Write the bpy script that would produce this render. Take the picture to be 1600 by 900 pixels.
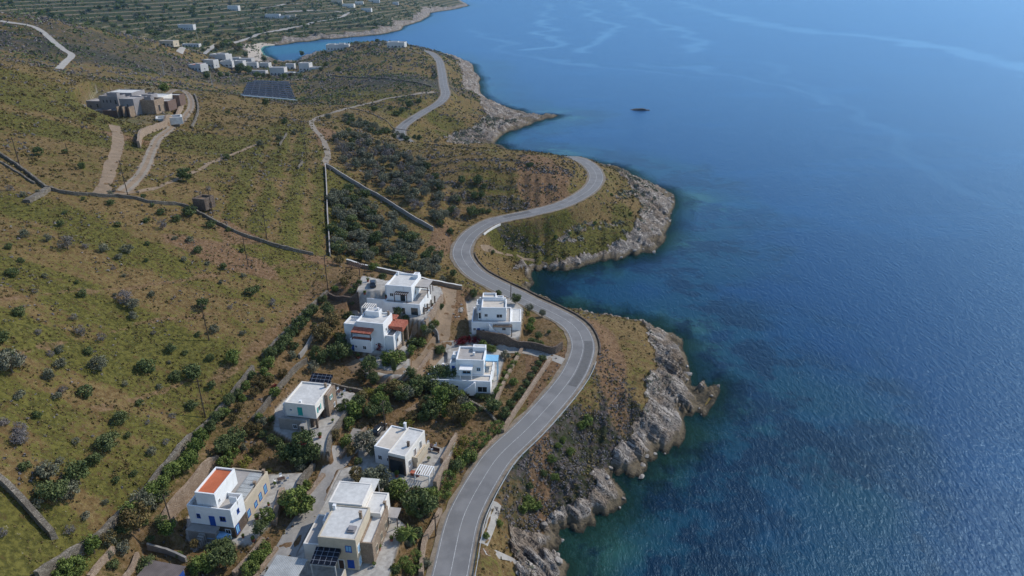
import bpy, bmesh, math, random
import numpy as np
from mathutils import Vector, Matrix
R = math.radians
S = bpy.context.scene
for o in list(bpy.data.objects): bpy.data.objects.remove(o)
# ------------------------------------------------------------------ camera
H = 105.0; TH = R(25); F = 1067.0
cd = bpy.data.cameras.new('camera'); cam = bpy.data.objects.new('camera', cd)
S.collection.objects.link(cam); S.camera = cam
cam.location = (0, 0, H); cam.rotation_euler = (R(90)-TH, 0, 0)
cd.sensor_width = 36; cd.lens = 36*F/1600; cd.clip_start = 1; cd.clip_end = 40000
# ------------------------------------------------------------------ world, sun, exposure
SUN_EL, SUN_AZ = 41.0, 57.0          # azimuth measured clockwise from the view direction (+Y)
w = bpy.data.worlds.new('World'); S.world = w; w.use_nodes = True
nt = w.node_tree; bg = nt.nodes['Background']; bg.inputs[1].default_value = 0.13
sk = nt.nodes.new('ShaderNodeTexSky'); sk.sky_type = 'NISHITA'; sk.sun_disc = False
sk.sun_elevation = R(SUN_EL); sk.sun_rotation = R(SUN_AZ); sk.dust_density = 0.2; sk.air_density = 1.0; sk.ozone_density = 2.5
nt.links.new(sk.outputs[0], bg.inputs[0])
sl = bpy.data.lights.new('sun', 'SUN'); sl.energy = 2.5; sl.angle = R(0.53); sl.color = (1.0, 0.93, 0.83)
so = bpy.data.objects.new('sun', sl); S.collection.objects.link(so)
sd = Vector((math.sin(R(SUN_AZ))*math.cos(R(SUN_EL)), math.cos(R(SUN_AZ))*math.cos(R(SUN_EL)), math.sin(R(SUN_EL))))
so.rotation_euler = sd.to_track_quat('Z', 'Y').to_euler(); so.location = (200, 200, 300)
S.view_settings.view_transform = 'Standard'; S.view_settings.look = 'None'
S.view_settings.gamma = 1; S.view_settings.use_curve_mapping = False
S.view_settings.exposure = 0.62
S.cycles.volume_bounces = 0; S.cycles.max_bounces = 6; S.cycles.transparent_max_bounces = 8
rng = np.random.default_rng(7); random.seed(7)

# ------------------------------------------------------------------ maths helpers
def ray(px, py):
    u = (px-800)/F; v = (py-450)/F
    return np.array([u, math.cos(TH)-v*math.sin(TH), -math.sin(TH)-v*math.cos(TH)])
def P(px, py, z):
    d = ray(px, py); t = (z-H)/d[2]
    return (d[0]*t, d[1]*t, z)
def hsh(ix, iy, seed):
    n = (ix.astype(np.int64)*374761393 + iy.astype(np.int64)*668265263 + seed*1442695041) & 0xffffffff
    n = ((n ^ (n >> 13))*1274126177) & 0xffffffff
    return ((n ^ (n >> 16)) & 0xffff)/65535.0
def vnoise(x, y, seed=0):
    ix = np.floor(x); iy = np.floor(y); fx = x-ix; fy = y-iy
    fx = fx*fx*(3-2*fx); fy = fy*fy*(3-2*fy)
    a = hsh(ix, iy, seed); b = hsh(ix+1, iy, seed); c = hsh(ix, iy+1, seed); d = hsh(ix+1, iy+1, seed)
    return (a+(b-a)*fx)+((c+(d-c)*fx)-(a+(b-a)*fx))*fy
def fbm(x, y, seed=0, o=4, g=0.5):
    s = 0; a = 1; t = 0; x, y = .857*x-.515*y+3.7, .515*x+.857*y-1.9
    for i in range(o):
        s = s+a*vnoise(x, y, seed+i*17); t += a; a *= g; x, y = (.8*x-.6*y)*2.03+11.3, (.6*x+.8*y)*2.03-7.1
    return s/t
def sst(a, b, x):
    t = np.clip((x-a)/(b-a), 0, 1); return t*t*(3-2*t)
def seg_dist(x, y, pts, closed=False, z=False):
    """distance of points to a polyline, with interpolated z of the polyline"""
    best = np.full(x.shape, 1e9); bz = np.zeros(x.shape)
    n = len(pts); m = n if closed else n-1
    for i in range(m):
        ax, ay = pts[i][0], pts[i][1]; bx, by = pts[(i+1) % n][0], pts[(i+1) % n][1]
        dx, dy = bx-ax, by-ay; L = dx*dx+dy*dy+1e-9
        t = np.clip(((x-ax)*dx+(y-ay)*dy)/L, 0, 1)
        d = (x-ax-t*dx)**2+(y-ay-t*dy)**2
        k = d < best; best = np.where(k, d, best)
        if z: bz = np.where(k, pts[i][2]*(1-t)+pts[(i+1) % n][2]*t, bz)
    return (np.sqrt(best), bz) if z else np.sqrt(best)
def inside(x, y, pts):
    c = np.zeros(x.shape, bool); n = len(pts); j = n-1
    for i in range(n):
        xi, yi = pts[i][0], pts[i][1]; xj, yj = pts[j][0], pts[j][1]
        if yi != yj:
            k = ((yi > y) != (yj > y)) & (x < (xj-xi)*(y-yi)/(yj-yi)+xi); c ^= k
        j = i
    return c
def catmull(pts, step):
    pts = [np.array(p, float) for p in pts]; out = []
    ext = [2*pts[0]-pts[1]]+pts+[2*pts[-1]-pts[-2]]
    for i in range(1, len(ext)-2):
        p0, p1, p2, p3 = ext[i-1:i+3]; n = max(1, int(np.linalg.norm((p2-p1)[:2])/step))
        for k in range(n):
            t = k/n
            out.append(0.5*((2*p1)+(-p0+p2)*t+(2*p0-5*p1+4*p2-p3)*t*t+(-p0+3*p1-3*p2+p3)*t**3))
    out.append(pts[-1]); return out

# ------------------------------------------------------------------ traced plan of the coast
COAST = [(890,960),(884,930),(885,893),(888,880),(875,868),(850,860),(876,855),(872,845),(868,836),(880,825),(905,829),(920,827),(930,818),
 (932,811),(950,804),(970,797),(976,790),(975,780),(969,760),(958,750),(960,742),(975,741),(1007,742),(1014,735),(1012,722),(1030,717),(1027,704),
 (1042,707),(1057,699),(1070,685),(1072,667),(1067,647),(1085,644),(1100,647),(1115,632),(1125,612),(1122,601),(1100,600),(1080,600),
 (1080,585),(1075,565),(1065,550),(1065,530),(1052,521),(1035,516),(1024,514),(1022,506),(1000,502),(967,497),(947,495),(917,489),(885,480),
 (875,477),(862,470),(837,460),(826,452),(836,445),(830,431),(835,423),(855,422),(890,422),(907,419),(912,417),(975,402),(1000,398),(1020,392),
 (1035,380),(1040,372),(1040,362),(1050,350),(1047,340),(1052,330),(1057,322),(1055,307),(1042,297),(1020,290),(1000,281),(982,269),(968,263),(940,257),(900,250),
 (860,243),(820,239),(792,233),(786,227),(775,224),(787,210),(800,204),(825,197),(842,189),(862,185),(875,180),(862,179),(840,181),(822,179),
 (810,172),(790,167),(770,161),(754,149),(750,140),(751,135),(748,128),(752,122),(741,114),(739,102),(722,95),(700,89),(660,85),(600,82),(550,82),(510,84),
 (475,90),(460,97),(432,96),(412,86),(407,77),(412,72),(427,71),(445,70),(460,66),(480,65),(500,61),(520,61),(537,59),(575,56),(600,53),(625,47),(630,41),(655,34),(670,25),
 (672,20),(700,16),(712,14),(732,9),(722,4),(690,-3),(640,-14)]
coast = [P(x, y, 0)[:2] for x, y in COAST]
coast_poly = coast+[(-1500, 4200), (-6000, 4200), (-6000, -300), (20, -300), (12, 60)]
VEG = [(822,900,5),(812,880,5),(795,850,6),(792,825,6),(800,812,6.5),(845,807,6),(850,795,6.5),(885,775,6.5),(920,762,6),(925,740,6),(920,725,6.5),
 (950,700,6),(962,682,6.5),(990,665,6),(1007,650,5.5),(1007,625,6),(1010,600,6),(1020,570,5),(1020,550,5),(1008,525,5),(1000,504,2.5)]
VEG1 = [(792,424,2.5),(812,410,3),(830,404,4),(855,405,4),(887,399,4.5),(925,387,5),(950,374,5.5),(975,370,5.5),(995,340,6),(1005,325,6),(990,300,8),(965,267,11)]
VEG2 = [(695,222,5),(700,212,5),(745,195,6),(760,180,6),(750,160,7),(748,147,7),(724,140,10),(722,110,12),(717,97,12)]
ROAD = [(690,940,8.9),(703,900,9),(719,825,9),(732,790,9),(754,750,9.1),(780,712,9.3),(819,675,9.5),(845,648,9.6),(879,609,9.8),(899,580,10),(910,551,10),(910,533,10.2),
 (901,514,10.5),(884.5,500,10.7),(856,485,11),(828,472,11.4),(800,457.5,11.8),(768,442,12.2),(741,426,12.6),(724,405,13),(722,388,13.3),(735,367,14),(762,349,14.6),(790,341,15),(825,334,15.4),
 (875,321,16),(907,306,16.4),(925,292,16.6),(932,277,16.8),(926,263,16.8),(912,252,16.5),(892,246,15.5),(865,247,12.5),(840,250,10),(790,250,9),(740,248,9),(690,241,9),(650,229,10),(629,215,12),(625,206,13),
 (633,194,14),(662,175,15.5),(687,160,17.5),(696,147,18.5),(693,132,19.3),(690,110,20.4),(685,93,21.5),(672,82,22.5),(655,78,22.5)]
road = catmull([P(*p) for p in ROAD], 2.0)
CTRL = """0,900,27 0,800,30 0,700,34 0,600,38 0,500,42 0,400,46 0,300,50 0,250,52 0,200,55 0,150,60 0,105,65
100,900,21 100,800,25 100,700,29 100,600,33 100,500,37 100,400,42 100,300,47 100,200,51 80,110,58 130,128,51
200,850,17 200,750,22 200,650,26 200,550,30 200,450,35 200,350,41 200,300,44 200,230,45 200,185,44 240,160,42
300,740,17 300,700,19 300,600,23 300,500,28 300,400,34 300,320,38 300,250,40 300,180,39 300,142,37
400,620,18 400,560,21 400,480,25 400,400,29 400,330,33 400,250,34 400,180,31
500,500,19.5 500,440,22 500,400,24 500,330,28 510,260,30 500,200,29 480,165,25 340,146,35 400,154,30 460,165,25
0,95,50 0,60,57 0,25,70 90,112,45 100,75,50 90,45,60 60,28,67 130,40,57 200,55,47 260,68,38 300,80,30 330,95,20
200,100,38 250,120,33 300,120,25 340,130,17 200,75,43 290,100,28
130,30,38 200,45,28 260,58,20 330,85,8 300,70,14 350,70,10 400,50,15 400,30,25 300,40,25 200,20,42 100,10,52 0,10,55 300,10,45 400,5,42
500,35,20 500,10,35 560,30,18 560,8,32 600,30,14 620,10,25 660,8,18 690,3,15 480,57,5 560,48,7 600,44,8
350,115,8 380,100,5 400,85,2 420,115,7 470,118,10 380,128,16
440,108,8 500,115,14 550,120,20 550,90,20 530,72,17 600,75,24 640,72,26 600,65,26 550,66,20 660,76,25 600,120,24 650,130,24
500,150,20 560,150,22 620,160,20 560,180,22 500,180,24 450,165,24 420,130,18 600,195,18 715,110,14 700,180,12 730,175,8 670,200,10 690,215,6
380,130,18 460,155,17 420,148,16
640,222,22 700,229,25 760,232,26 820,237,25 870,243,20
560,220,24 600,260,24 650,260,25 700,280,24 760,280,25 820,270,24 860,300,19 640,320,22 700,320,21 560,300,24 560,350,21 620,380,18 680,370,16 540,400,20 640,410,16 690,420,14
960,300,10 940,340,8 870,370,8 800,360,10 780,400,6
520,470,19 560,455,21.5 530,452,21 600,500,17 600,540,15 550,560,15 680,452,17.5 690,505,15 740,540,11 850,530,10 800,480,12 500,560,16 450,600,16.5
550,640,13 600,620,13 650,600,12 700,620,10 780,610,9.5 600,700,11.5 500,700,12.5 450,750,12 550,750,11 650,750,10 400,700,14 350,800,13
300,850,13.5 250,880,14 400,850,12 500,850,12 600,850,10.5 650,850,9.5 320,700,17
880,580,10 950,600,8 930,660,7 870,720,6 800,780,6 770,840,6 950,530,8"""
cp = [P(*map(float, t.split(','))) for t in CTRL.split()]
cp += [P(*p) for p in VEG+VEG1+VEG2]
cp += [P(*p) for p in ROAD[::2]]
cp += [(x, y, 0) for x, y in coast[::4]]
def pol(az, r, z): return (r*math.sin(R(az)), r*math.cos(R(az)), z)
cp += [pol(-45,1500,110),pol(-35,1900,110),pol(-20,1900,100),pol(-12,2200,80),pol(-4,2900,30),pol(-30,3400,170),pol(-10,3400,110),pol(-55,900,90),
       pol(-58,400,75),pol(-58,200,52),pol(-58,100,32),pol(-40,50,16),pol(-10,50,9),pol(-58,50,25),pol(10,50,2)]
cp = np.array(cp)
def tcoord(x, y): return np.arctan2(x, y)*1.0, np.log(np.hypot(x, y))
cu, cv = tcoord(cp[:, 0], cp[:, 1]); n = len(cp)
def U(r2): return 0.5*r2*np.log(r2+1e-12)
K = U((cu[:, None]-cu)**2+(cv[:, None]-cv)**2)+np.eye(n)*2e-4
A = np.zeros((n+3, n+3)); A[:n, :n] = K; A[:n, n] = 1; A[:n, n+1] = cu; A[:n, n+2] = cv; A[n:, :n] = A[:n, n:].T
sol = np.linalg.solve(A, np.concatenate([cp[:, 2], [0, 0, 0]]))
def tps(u, v):
    o = sol[n]+sol[n+1]*u+sol[n+2]*v
    for i in range(n): o = o+sol[i]*U((u-cu[i])**2+(v-cv[i])**2)
    return o
# ------------------------------------------------------------------ height field on a polar grid
NA, NR = 1000, 880
A0, A1 = R(-60), R(29); L0, L1 = math.log(42), math.log(3700)
az = np.linspace(A0, A1, NA); lr = np.linspace(L0, L1, NR)
cu_, cv_ = np.meshgrid(np.linspace(A0, A1, 260), np.linspace(L0, L1, 260))
coarse = tps(cu_, cv_)
def bil(grid, fu, fv):
    h_, w_ = grid.shape; i = np.clip(fv.astype(int), 0, h_-2); j = np.clip(fu.astype(int), 0, w_-2); a = fu-j; b = fv-i
    return grid[i, j]*(1-a)*(1-b)+grid[i, j+1]*a*(1-b)+grid[i+1, j]*(1-a)*b+grid[i+1, j+1]*a*b
GA, GL = np.meshgrid(az, lr); GR = np.exp(GL)
X = GR*np.sin(GA); Y = GR*np.cos(GA)
base = bil(coarse, (GA-A0)/(A1-A0)*259, (GL-L0)/(L1-L0)*259)
cg_u, cg_v = np.meshgrid(np.linspace(A0, A1, 700), np.linspace(L0, L1, 640))
cX = np.exp(cg_v)*np.sin(cg_u); cY = np.exp(cg_v)*np.cos(cg_u)
# wobble the coastline a little so that it is not a chain of straight chords
def wob(x, y): s = np.clip(np.hypot(x, y)/250, 0.5, 5); return x+(fbm(x/4/s, y/4/s, 5, 3)-.5)*3*s**.7, y+(fbm(x/4/s, y/4/s, 9, 3)-.5)*4*s**.7+(vnoise((x*.8+y*.6)/1.6/s, (y*.8-x*.6)/5/s, 15)-.5)*3.4*s**.5
wx, wy = wob(cX, cY)
sd_c = seg_dist(wx, wy, coast_poly, True)*np.where(inside(wx, wy, coast_poly), 1, -1)
D = bil(sd_c, (GA-A0)/(A1-A0)*699, (GL-L0)/(L1-L0)*639)
rd_c, rz_c = seg_dist(cX, cY, road, False, True)
RD = bil(rd_c, (GA-A0)/(A1-A0)*699, (GL-L0)/(L1-L0)*639); RZ = bil(rz_c, (GA-A0)/(A1-A0)*699, (GL-L0)/(L1-L0)*639)
# exact values close to the road
k = RD < 14
RD[k], RZ[k] = seg_dist(X[k], Y[k], road, False, True)
# rock mask from the traced vegetation edge
def rockpoly(veg, c0, c1): return [P(*p)[:2] for p in veg]+[coast[i] for i in range(c1, c0-1, -1)]
def ci(px, py): return min(range(len(COAST)), key=lambda i: (COAST[i][0]-px)**2+(COAST[i][1]-py)**2)
rp = [rockpoly(VEG, 1, ci(1000, 502)), rockpoly(VEG1, ci(835, 423), ci(968, 263)), rockpoly(VEG2, ci(775, 224), ci(722, 95))]
far = GR > 640
rock = np.zeros(X.shape)
nx_, ny_ = X+(fbm(X/5, Y/5, 21)-.5)*7, Y+(fbm(X/5, Y/5, 22)-.5)*7
for p in rp:
    p = list(reversed(p)); bb = np.array(p); kk = (nx_ > bb[:, 0].min()-5) & (nx_ < bb[:, 0].max()+5) & (ny_ > bb[:, 1].min()-5) & (ny_ < bb[:, 1].max()+5)
    rock[kk] = np.maximum(rock[kk], inside(nx_[kk], ny_[kk], p))
rock = np.maximum(rock, sst(3.5, 1.5, D+(fbm(X/3, Y/3, 4)-.5)*3)*(GR < 900))
rock = np.maximum(rock, (sst(26, 12, D+(fbm(X/18, Y/18, 8)-.5)*30))*(GR > 760))
beach = inside(X, Y, [P(*p)[:2] for p in [(383,72,2),(412,70,0),(430,70,0),(418,92,0),(405,94,3),(388,90,4)]]) & (D > -3)
rock[beach] = 0
rock[D < 1] = 1
# profile
strata = X*0.80+Y*0.60; along = -X*0.60+Y*0.80
sw = fbm(along/14, strata/5, 31, 3)
rw = vnoise(strata/2.6+sw*3, along/22, 33); rw2 = vnoise(strata/1.0+sw*5, along/12, 34)
ridge = 1-np.abs(2*rw-1); ridge2 = 1-np.abs(2*rw2-1)
sc = np.clip(GR/400, 1, 3.0)
rock_h = (ridge-.5)*2.3+(ridge2-.5)*1.2+(fbm(X/6, Y/6, 35, 4)-.5)*.9+(fbm(X/1.3, Y/1.3, 36, 3)-.5)*.8
Dp = np.maximum(D, 0)
prof = np.minimum(base, 0.30+Dp*0.46*sc**.3)
rs = np.clip(rock, 0, 1)*sst(0, 2.5, Dp)
stp = prof/1.3; prof = np.where(rock > .3, prof*.5+.5*1.3*(np.floor(stp)+sst(.35, .95, stp-np.floor(stp))), prof)
land = np.maximum(prof, 0.25+0.04*Dp)+rock_h*rs*np.where(GR > 700, 1.6, 1)+ (fbm(X/22, Y/22, 41, 3)-.5)*1.3*sst(4, 20, Dp)*sst(3, 16, RD)+(fbm(X/2.2, Y/2.2, 42, 3)-.5)*.55*(1-rock)*sst(4.5, 8, RD)
land = np.where(rock > .3, np.maximum(land, 0.25+0.1*ridge*np.minimum(Dp, 4)), land)
# far terraces on the distant hillside
tm = sst(700, 900, GR)*sst(20, 60, Dp)
q = land/4.0; land = land*(1-tm*.75)+tm*.75*4.0*(np.floor(q)+sst(.62, 1, q-np.floor(q)))
sea = -np.minimum((-D)*0.16+0.35, 14)+(fbm(X/7, Y/7, 51, 4)-.5)*1.6*sst(0, 12, -D)
hz = np.where(D > 0, land, sea)
hz = np.where((D <= 0) & (D > -2.5), np.minimum(sea*sst(0, 2.5, -D)-.15, .5), hz)
# road bench
RB = sst(9.5, 4.2, RD)*(D > 0.5); hz = hz*(1-RB)+RZ*RB-0.10*sst(5.2, 4.2, RD)
Z = hz
def setpad(poly, z, edge=1.0):
    """level a world polygon to height z (a house plot, a terrace)"""
    bb = np.array([p[:2] for p in poly]); m = 3
    kk = (X > bb[:, 0].min()-m) & (X < bb[:, 0].max()+m) & (Y > bb[:, 1].min()-m) & (Y < bb[:, 1].max()+m)
    d = seg_dist(X[kk], Y[kk], poly, True)*np.where(inside(X[kk], Y[kk], poly), 1, -1)
    t = sst(-edge, 0.0, d); Z[kk] = Z[kk]*(1-t)+z*t
    PAVE[kk] = np.maximum(PAVE[kk], sst(-.3, 0.2, d))
def hgt(x, y):
    x = np.asarray(x, float); y = np.asarray(y, float)
    fu = np.clip((np.arctan2(x, y)-A0)/(A1-A0)*(NA-1), 0, NA-1.001); fv = np.clip((np.log(np.hypot(x, y)+1e-6)-L0)/(L1-L0)*(NR-1), 0, NR-1.001)
    return bil(Z, fu, fv)
TT = np.exp(np.linspace(math.log(60), math.log(3500), 5000))
def G(px, py, dz=0.0):
    """the ground point seen at a pixel"""
    d = ray(px, py); x = d[0]*TT; y = d[1]*TT; z = H+d[2]*TT
    h = np.maximum(hgt(x, y), 0)+dz; k = np.nonzero(z < h)[0]
    i = k[0] if len(k) else len(TT)-1
    if i > 0:
        a = z[i-1]-h[i-1]; b = z[i]-h[i]; t = a/(a-b+1e-9) if len(k) else 0
        return (x[i-1]*(1-t)+x[i]*t, y[i-1]*(1-t)+y[i]*t, h[i-1]*(1-t)+h[i]*t)
    return (x[i], y[i], h[i])
PAVE = np.zeros(X.shape)
WAVE = 0.30; HAZE = 0.000055
# ------------------------------------------------------------------ material helpers
class NB:
    def __init__(s, name):
        s.m = bpy.data.materials.new(name); s.m.use_nodes = True; s.t = s.m.node_tree
        s.p = s.t.nodes['Principled BSDF']; s.out = s.t.nodes['Material Output']
        s.geo = s.t.nodes.new('ShaderNodeNewGeometry'); s.pos = s.geo.outputs['Position']
        s.p.inputs['Specular IOR Level'].default_value = 0.2; s.p.inputs['Roughness'].default_value = 0.9
    def set(s, sock, v):
        if isinstance(v, bpy.types.NodeSocket): s.t.links.new(v, sock)
        elif isinstance(v, (tuple, list)) and len(v) == 3 and sock.type == 'RGBA': sock.default_value = (*v, 1)
        else: sock.default_value = v
    def noise(s, scale, detail=3, rough=.55, vec=None, dist=0.0, out=0):
        n = s.t.nodes.new('ShaderNodeTexNoise'); s.set(n.inputs['Vector'], vec or s.pos)
        n.inputs['Scale'].default_value = scale; n.inputs['Detail'].default_value = detail
        n.inputs['Roughness'].default_value = rough; n.inputs['Distortion'].default_value = dist
        return n.outputs[out]
    def voro(s, scale, vec=None, feature='F1', out='Distance', rnd=1):
        n = s.t.nodes.new('ShaderNodeTexVoronoi'); n.feature = feature; s.set(n.inputs['Vector'], vec or s.pos)
        n.inputs['Scale'].default_value = scale; n.inputs['Randomness'].default_value = rnd; return n.outputs[out]
    def map(s, sc=(1, 1, 1), rot=(0, 0, 0), vec=None):
        n = s.t.nodes.new('ShaderNodeMapping'); s.set(n.inputs['Vector'], vec or s.pos)
        n.inputs['Scale'].default_value = sc; n.inputs['Rotation'].default_value = rot; return n.outputs[0]
    def math(s, op, a, b=0.0, c=None):
        n = s.t.nodes.new('ShaderNodeMath'); n.operation = op; s.set(n.inputs[0], a); s.set(n.inputs[1], b)
        if c is not None: s.set(n.inputs[2], c)
        return n.outputs[0]
    def ss(s, v, a, b, x=0.0, y=1.0):
        n = s.t.nodes.new('ShaderNodeMapRange'); n.interpolation_type = 'SMOOTHSTEP'; s.set(n.inputs[0], v)
        for i, q in enumerate((a, b, x, y)): n.inputs[i+1].default_value = q
        return n.outputs[0]
    def mix(s, f, a, b, mode='MIX'):
        n = s.t.nodes.new('ShaderNodeMix'); n.data_type = 'RGBA'; n.blend_type = mode
        s.set(n.inputs[0], f); s.set(n.inputs[6], a); s.set(n.inputs[7], b); return n.outputs[2]
    def attr(s, name, comp=None):
        n = s.t.nodes.new('ShaderNodeAttribute'); n.attribute_name = name
        if comp is None: return n.outputs['Fac']
        k = s.t.nodes.new('ShaderNodeSeparateColor'); s.t.links.new(n.outputs['Color'], k.inputs[0]); return k.outputs[comp]
    def rnd(s):
        return s.t.nodes.new('ShaderNodeObjectInfo').outputs['Random']
    def bump(s, h, strength=.5, dist=.1, normal=None):
        n = s.t.nodes.new('ShaderNodeBump'); n.inputs['Strength'].default_value = strength; n.inputs['Distance'].default_value = dist
        s.set(n.inputs['Height'], h)
        if normal: s.set(n.inputs['Normal'], normal)
        s.t.links.new(n.outputs[0], s.p.inputs['Normal']); return n.outputs[0]
    def col(s, c): s.set(s.p.inputs['Base Color'], c); return s
    def rough(s, r): s.set(s.p.inputs['Roughness'], r); return s
def tint(name, c, var=.18, sc=.8, rough=.85, bump=0, spec=.2, fine=6):
    """weathered single-colour surface: two scales of mottling"""
    b = NB(name); n1 = b.noise(sc, 4); n2 = b.noise(fine, 3)
    f = b.ss(b.math('ADD', b.math('MULTIPLY', n1, .6), b.math('MULTIPLY', n2, .4)), .3, .7)
    b.col(b.mix(f, tuple(x*(1-var) for x in c), tuple(min(1, x*(1+var)) for x in c))); b.rough(rough)
    b.p.inputs['Specular IOR Level'].default_value = spec
    if bump: b.bump(n2, bump, .05)
    return b.m
M = {}
def mesh_from(name, V, Fc, mat=None, smooth=True):
    me = bpy.data.meshes.new(name); V = np.asarray(V, np.float32); Fc = np.asarray(Fc, np.int32)
    me.vertices.add(len(V)); me.vertices.foreach_set('co', V.ravel()); k = Fc.shape[1]
    me.loops.add(Fc.size); me.loops.foreach_set('vertex_index', Fc.ravel()); me.polygons.add(len(Fc))
    me.polygons.foreach_set('loop_start', np.arange(len(Fc), dtype=np.int32)*k)
    me.polygons.foreach_set('loop_total', np.full(len(Fc), k, np.int32)); me.update(calc_edges=True)
    me.polygons.foreach_set('use_smooth', np.full(len(Fc), smooth)); 
    if mat: me.materials.append(mat)
    return me
def link(name, me, parent=None, **kw):
    o = bpy.data.objects.new(name, me); S.collection.objects.link(o)
    if parent: o.parent = parent
    for k, v in kw.items(): o[k] = v
    return o
def grid_faces(nr, na):
    i, j = np.meshgrid(np.arange(nr-1), np.arange(na-1), indexing='ij'); a = (i*na+j).ravel()
    return np.stack([a, a+1, a+na+1, a+na], 1)[:, ::-1]
# ------------------------------------------------------------------ terrain material
def terrain_mat():
    b = NB('terrain_ground')
    rk, gr, scb = b.attr('zoneA', 0), b.attr('zoneA', 1), b.attr('zoneA', 2)
    so_, pv, dp = b.attr('zoneB', 0), b.attr('zoneB', 1), b.attr('zoneB', 2)
    n_big = b.noise(.035, 4); n_mid = b.noise(.22, 4, .65, b.map((.55, 1.5, 1), (0, 0, R(28)))); n_sm = b.noise(1.1, 4, .65); n_fi = b.noise(3.6, 4, .75)
    # dry grass / green grass / bare earth
    dry = b.mix(b.ss(n_sm, .35, .68), (.112, .072, .030), (.205, .145, .066))
    dry = b.mix(b.math('MULTIPLY', b.ss(n_fi, .48, .78), .7), dry, (.062, .044, .020))
    grn = b.mix(b.ss(n_sm, .35, .65), (.050, .050, .014), (.128, .116, .030))
    grn = b.mix(b.ss(n_fi, .55, .8), grn, (.022, .032, .009))
    f = b.math('ADD', b.math('MULTIPLY', gr, .26), b.math('ADD', b.math('MULTIPLY', n_mid, .9), b.math('MULTIPLY', n_sm, .95)))
    f = b.math('ADD', f, b.math('MULTIPLY', n_big, .7))
    f = b.ss(f, 1.22, 1.50)
    c = b.mix(f, dry, grn)
    # grey-violet / dark scrub mottling
    sv = b.voro(.75, out='Distance'); sn = b.math('ADD', b.math('MULTIPLY', n_sm, .6), b.math('MULTIPLY', n_mid, .5))
    sf = b.ss(b.math('ADD', b.math('ADD', b.math('MULTIPLY', scb, .62), sn), b.math('MULTIPLY', sv, -.25)), .60, .86)
    sc_col = b.mix(b.ss(b.noise(.5, 3), .4, .65), (.035, .04, .02), (.085, .07, .065))
    c = b.mix(sf, c, sc_col)
    fg = b.attr('zoneC', 0); c = b.mix(b.math('MULTIPLY', fg, b.ss(b.noise(.05, 5, .7), .25, .62)), c, b.mix(b.ss(n_mid, .35, .65), (.018, .030, .012), (.05, .065, .022)))
    pzz = b.t.nodes.new('ShaderNodeSeparateXYZ'); b.t.links.new(b.pos, pzz.inputs[0]); tz = b.math('FRACT', b.math('MULTIPLY', b.math('ADD', pzz.outputs[2], b.math('MULTIPLY', n_mid, 1.2)), .25)); c = b.mix(b.math('MULTIPLY', fg, b.ss(tz, .62, .9, 0, .9)), c, (.19, .155, .10))
    st = b.ss(b.noise(1.6, 3, .8), .66, .74); c = b.mix(b.math('MULTIPLY', st, .7), c, (.36, .32, .27))
    soil = b.mix(b.ss(n_sm, .35, .7), (.12, .07, .038), (.20, .13, .075)); c = b.mix(b.ss(b.math('ADD', so_, b.math('MULTIPLY', b.math('SUBTRACT', n_sm, .5), .9)), .35, .75), c, soil)
    pvc = b.mix(b.ss(n_sm, .3, .7), (.30, .28, .25), (.42, .40, .36)); pvc = b.mix(b.ss(b.noise(.5, 3), .5, .75), pvc, (.23, .21, .19))
    c = b.mix(pv, c, pvc)
    # rock: foliated schist, light grey / buff slabs with dark joints
    rv = b.map((1, 1, 1.5), (0, 0, R(-37)))                 # x axis across the strata
    rs_ = b.map((1.0, .10, .9), (0, 0, 0), rv); r1 = b.noise(.75, 5, .65, rs_, .6); r2 = b.noise(2.4, 4, .7, rs_, .4); r3 = b.noise(.16, 3)
    rc = b.mix(b.ss(r1, .36, .62), (.19, .17, .15), (.44, .395, .345)); rc = b.mix(b.ss(r3, .42, .62), rc, b.mix(b.ss(r2, .35, .7), (.18, .14, .105), (.31, .25, .19)))
    rc = b.mix(b.ss(r2, .50, .38), rc, (.085, .07, .06)); rc = b.mix(b.ss(b.math('ABSOLUTE', b.math('SUBTRACT', r1, .5)), .03, .006), rc, (.03, .026, .025))
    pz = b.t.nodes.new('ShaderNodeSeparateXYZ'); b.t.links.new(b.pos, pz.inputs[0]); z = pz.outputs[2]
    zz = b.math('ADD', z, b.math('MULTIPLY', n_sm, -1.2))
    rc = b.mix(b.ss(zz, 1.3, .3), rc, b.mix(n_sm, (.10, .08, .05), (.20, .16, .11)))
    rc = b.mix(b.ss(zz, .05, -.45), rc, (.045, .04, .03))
    rf = b.ss(b.math('ADD', rk, b.math('MULTIPLY', b.math('SUBTRACT', n_sm, .5), 1.3)), .35, .6)
    rf = b.math('MULTIPLY', rf, b.ss(rk, .02, .3))
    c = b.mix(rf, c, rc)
    c = b.mix(b.ss(dp, .3, .9), c, (.42, .36, .29))         # beach
    b.col(c)
    hgt_ = b.math('ADD', b.math('MULTIPLY', n_sm, .5), b.math('MULTIPLY', n_fi, .25))
    hgt_ = b.math('ADD', hgt_, b.math('MULTIPLY', b.math('MULTIPLY', rf, b.math('ADD', r1, r2)), .9))
    hgt_ = b.math('SUBTRACT', hgt_, b.math('MULTIPLY', pv, hgt_))
    b.bump(hgt_, .8, .9); b.rough(.95); b.p.inputs['Specular IOR Level'].default_value = .08
    return b.m
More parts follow.
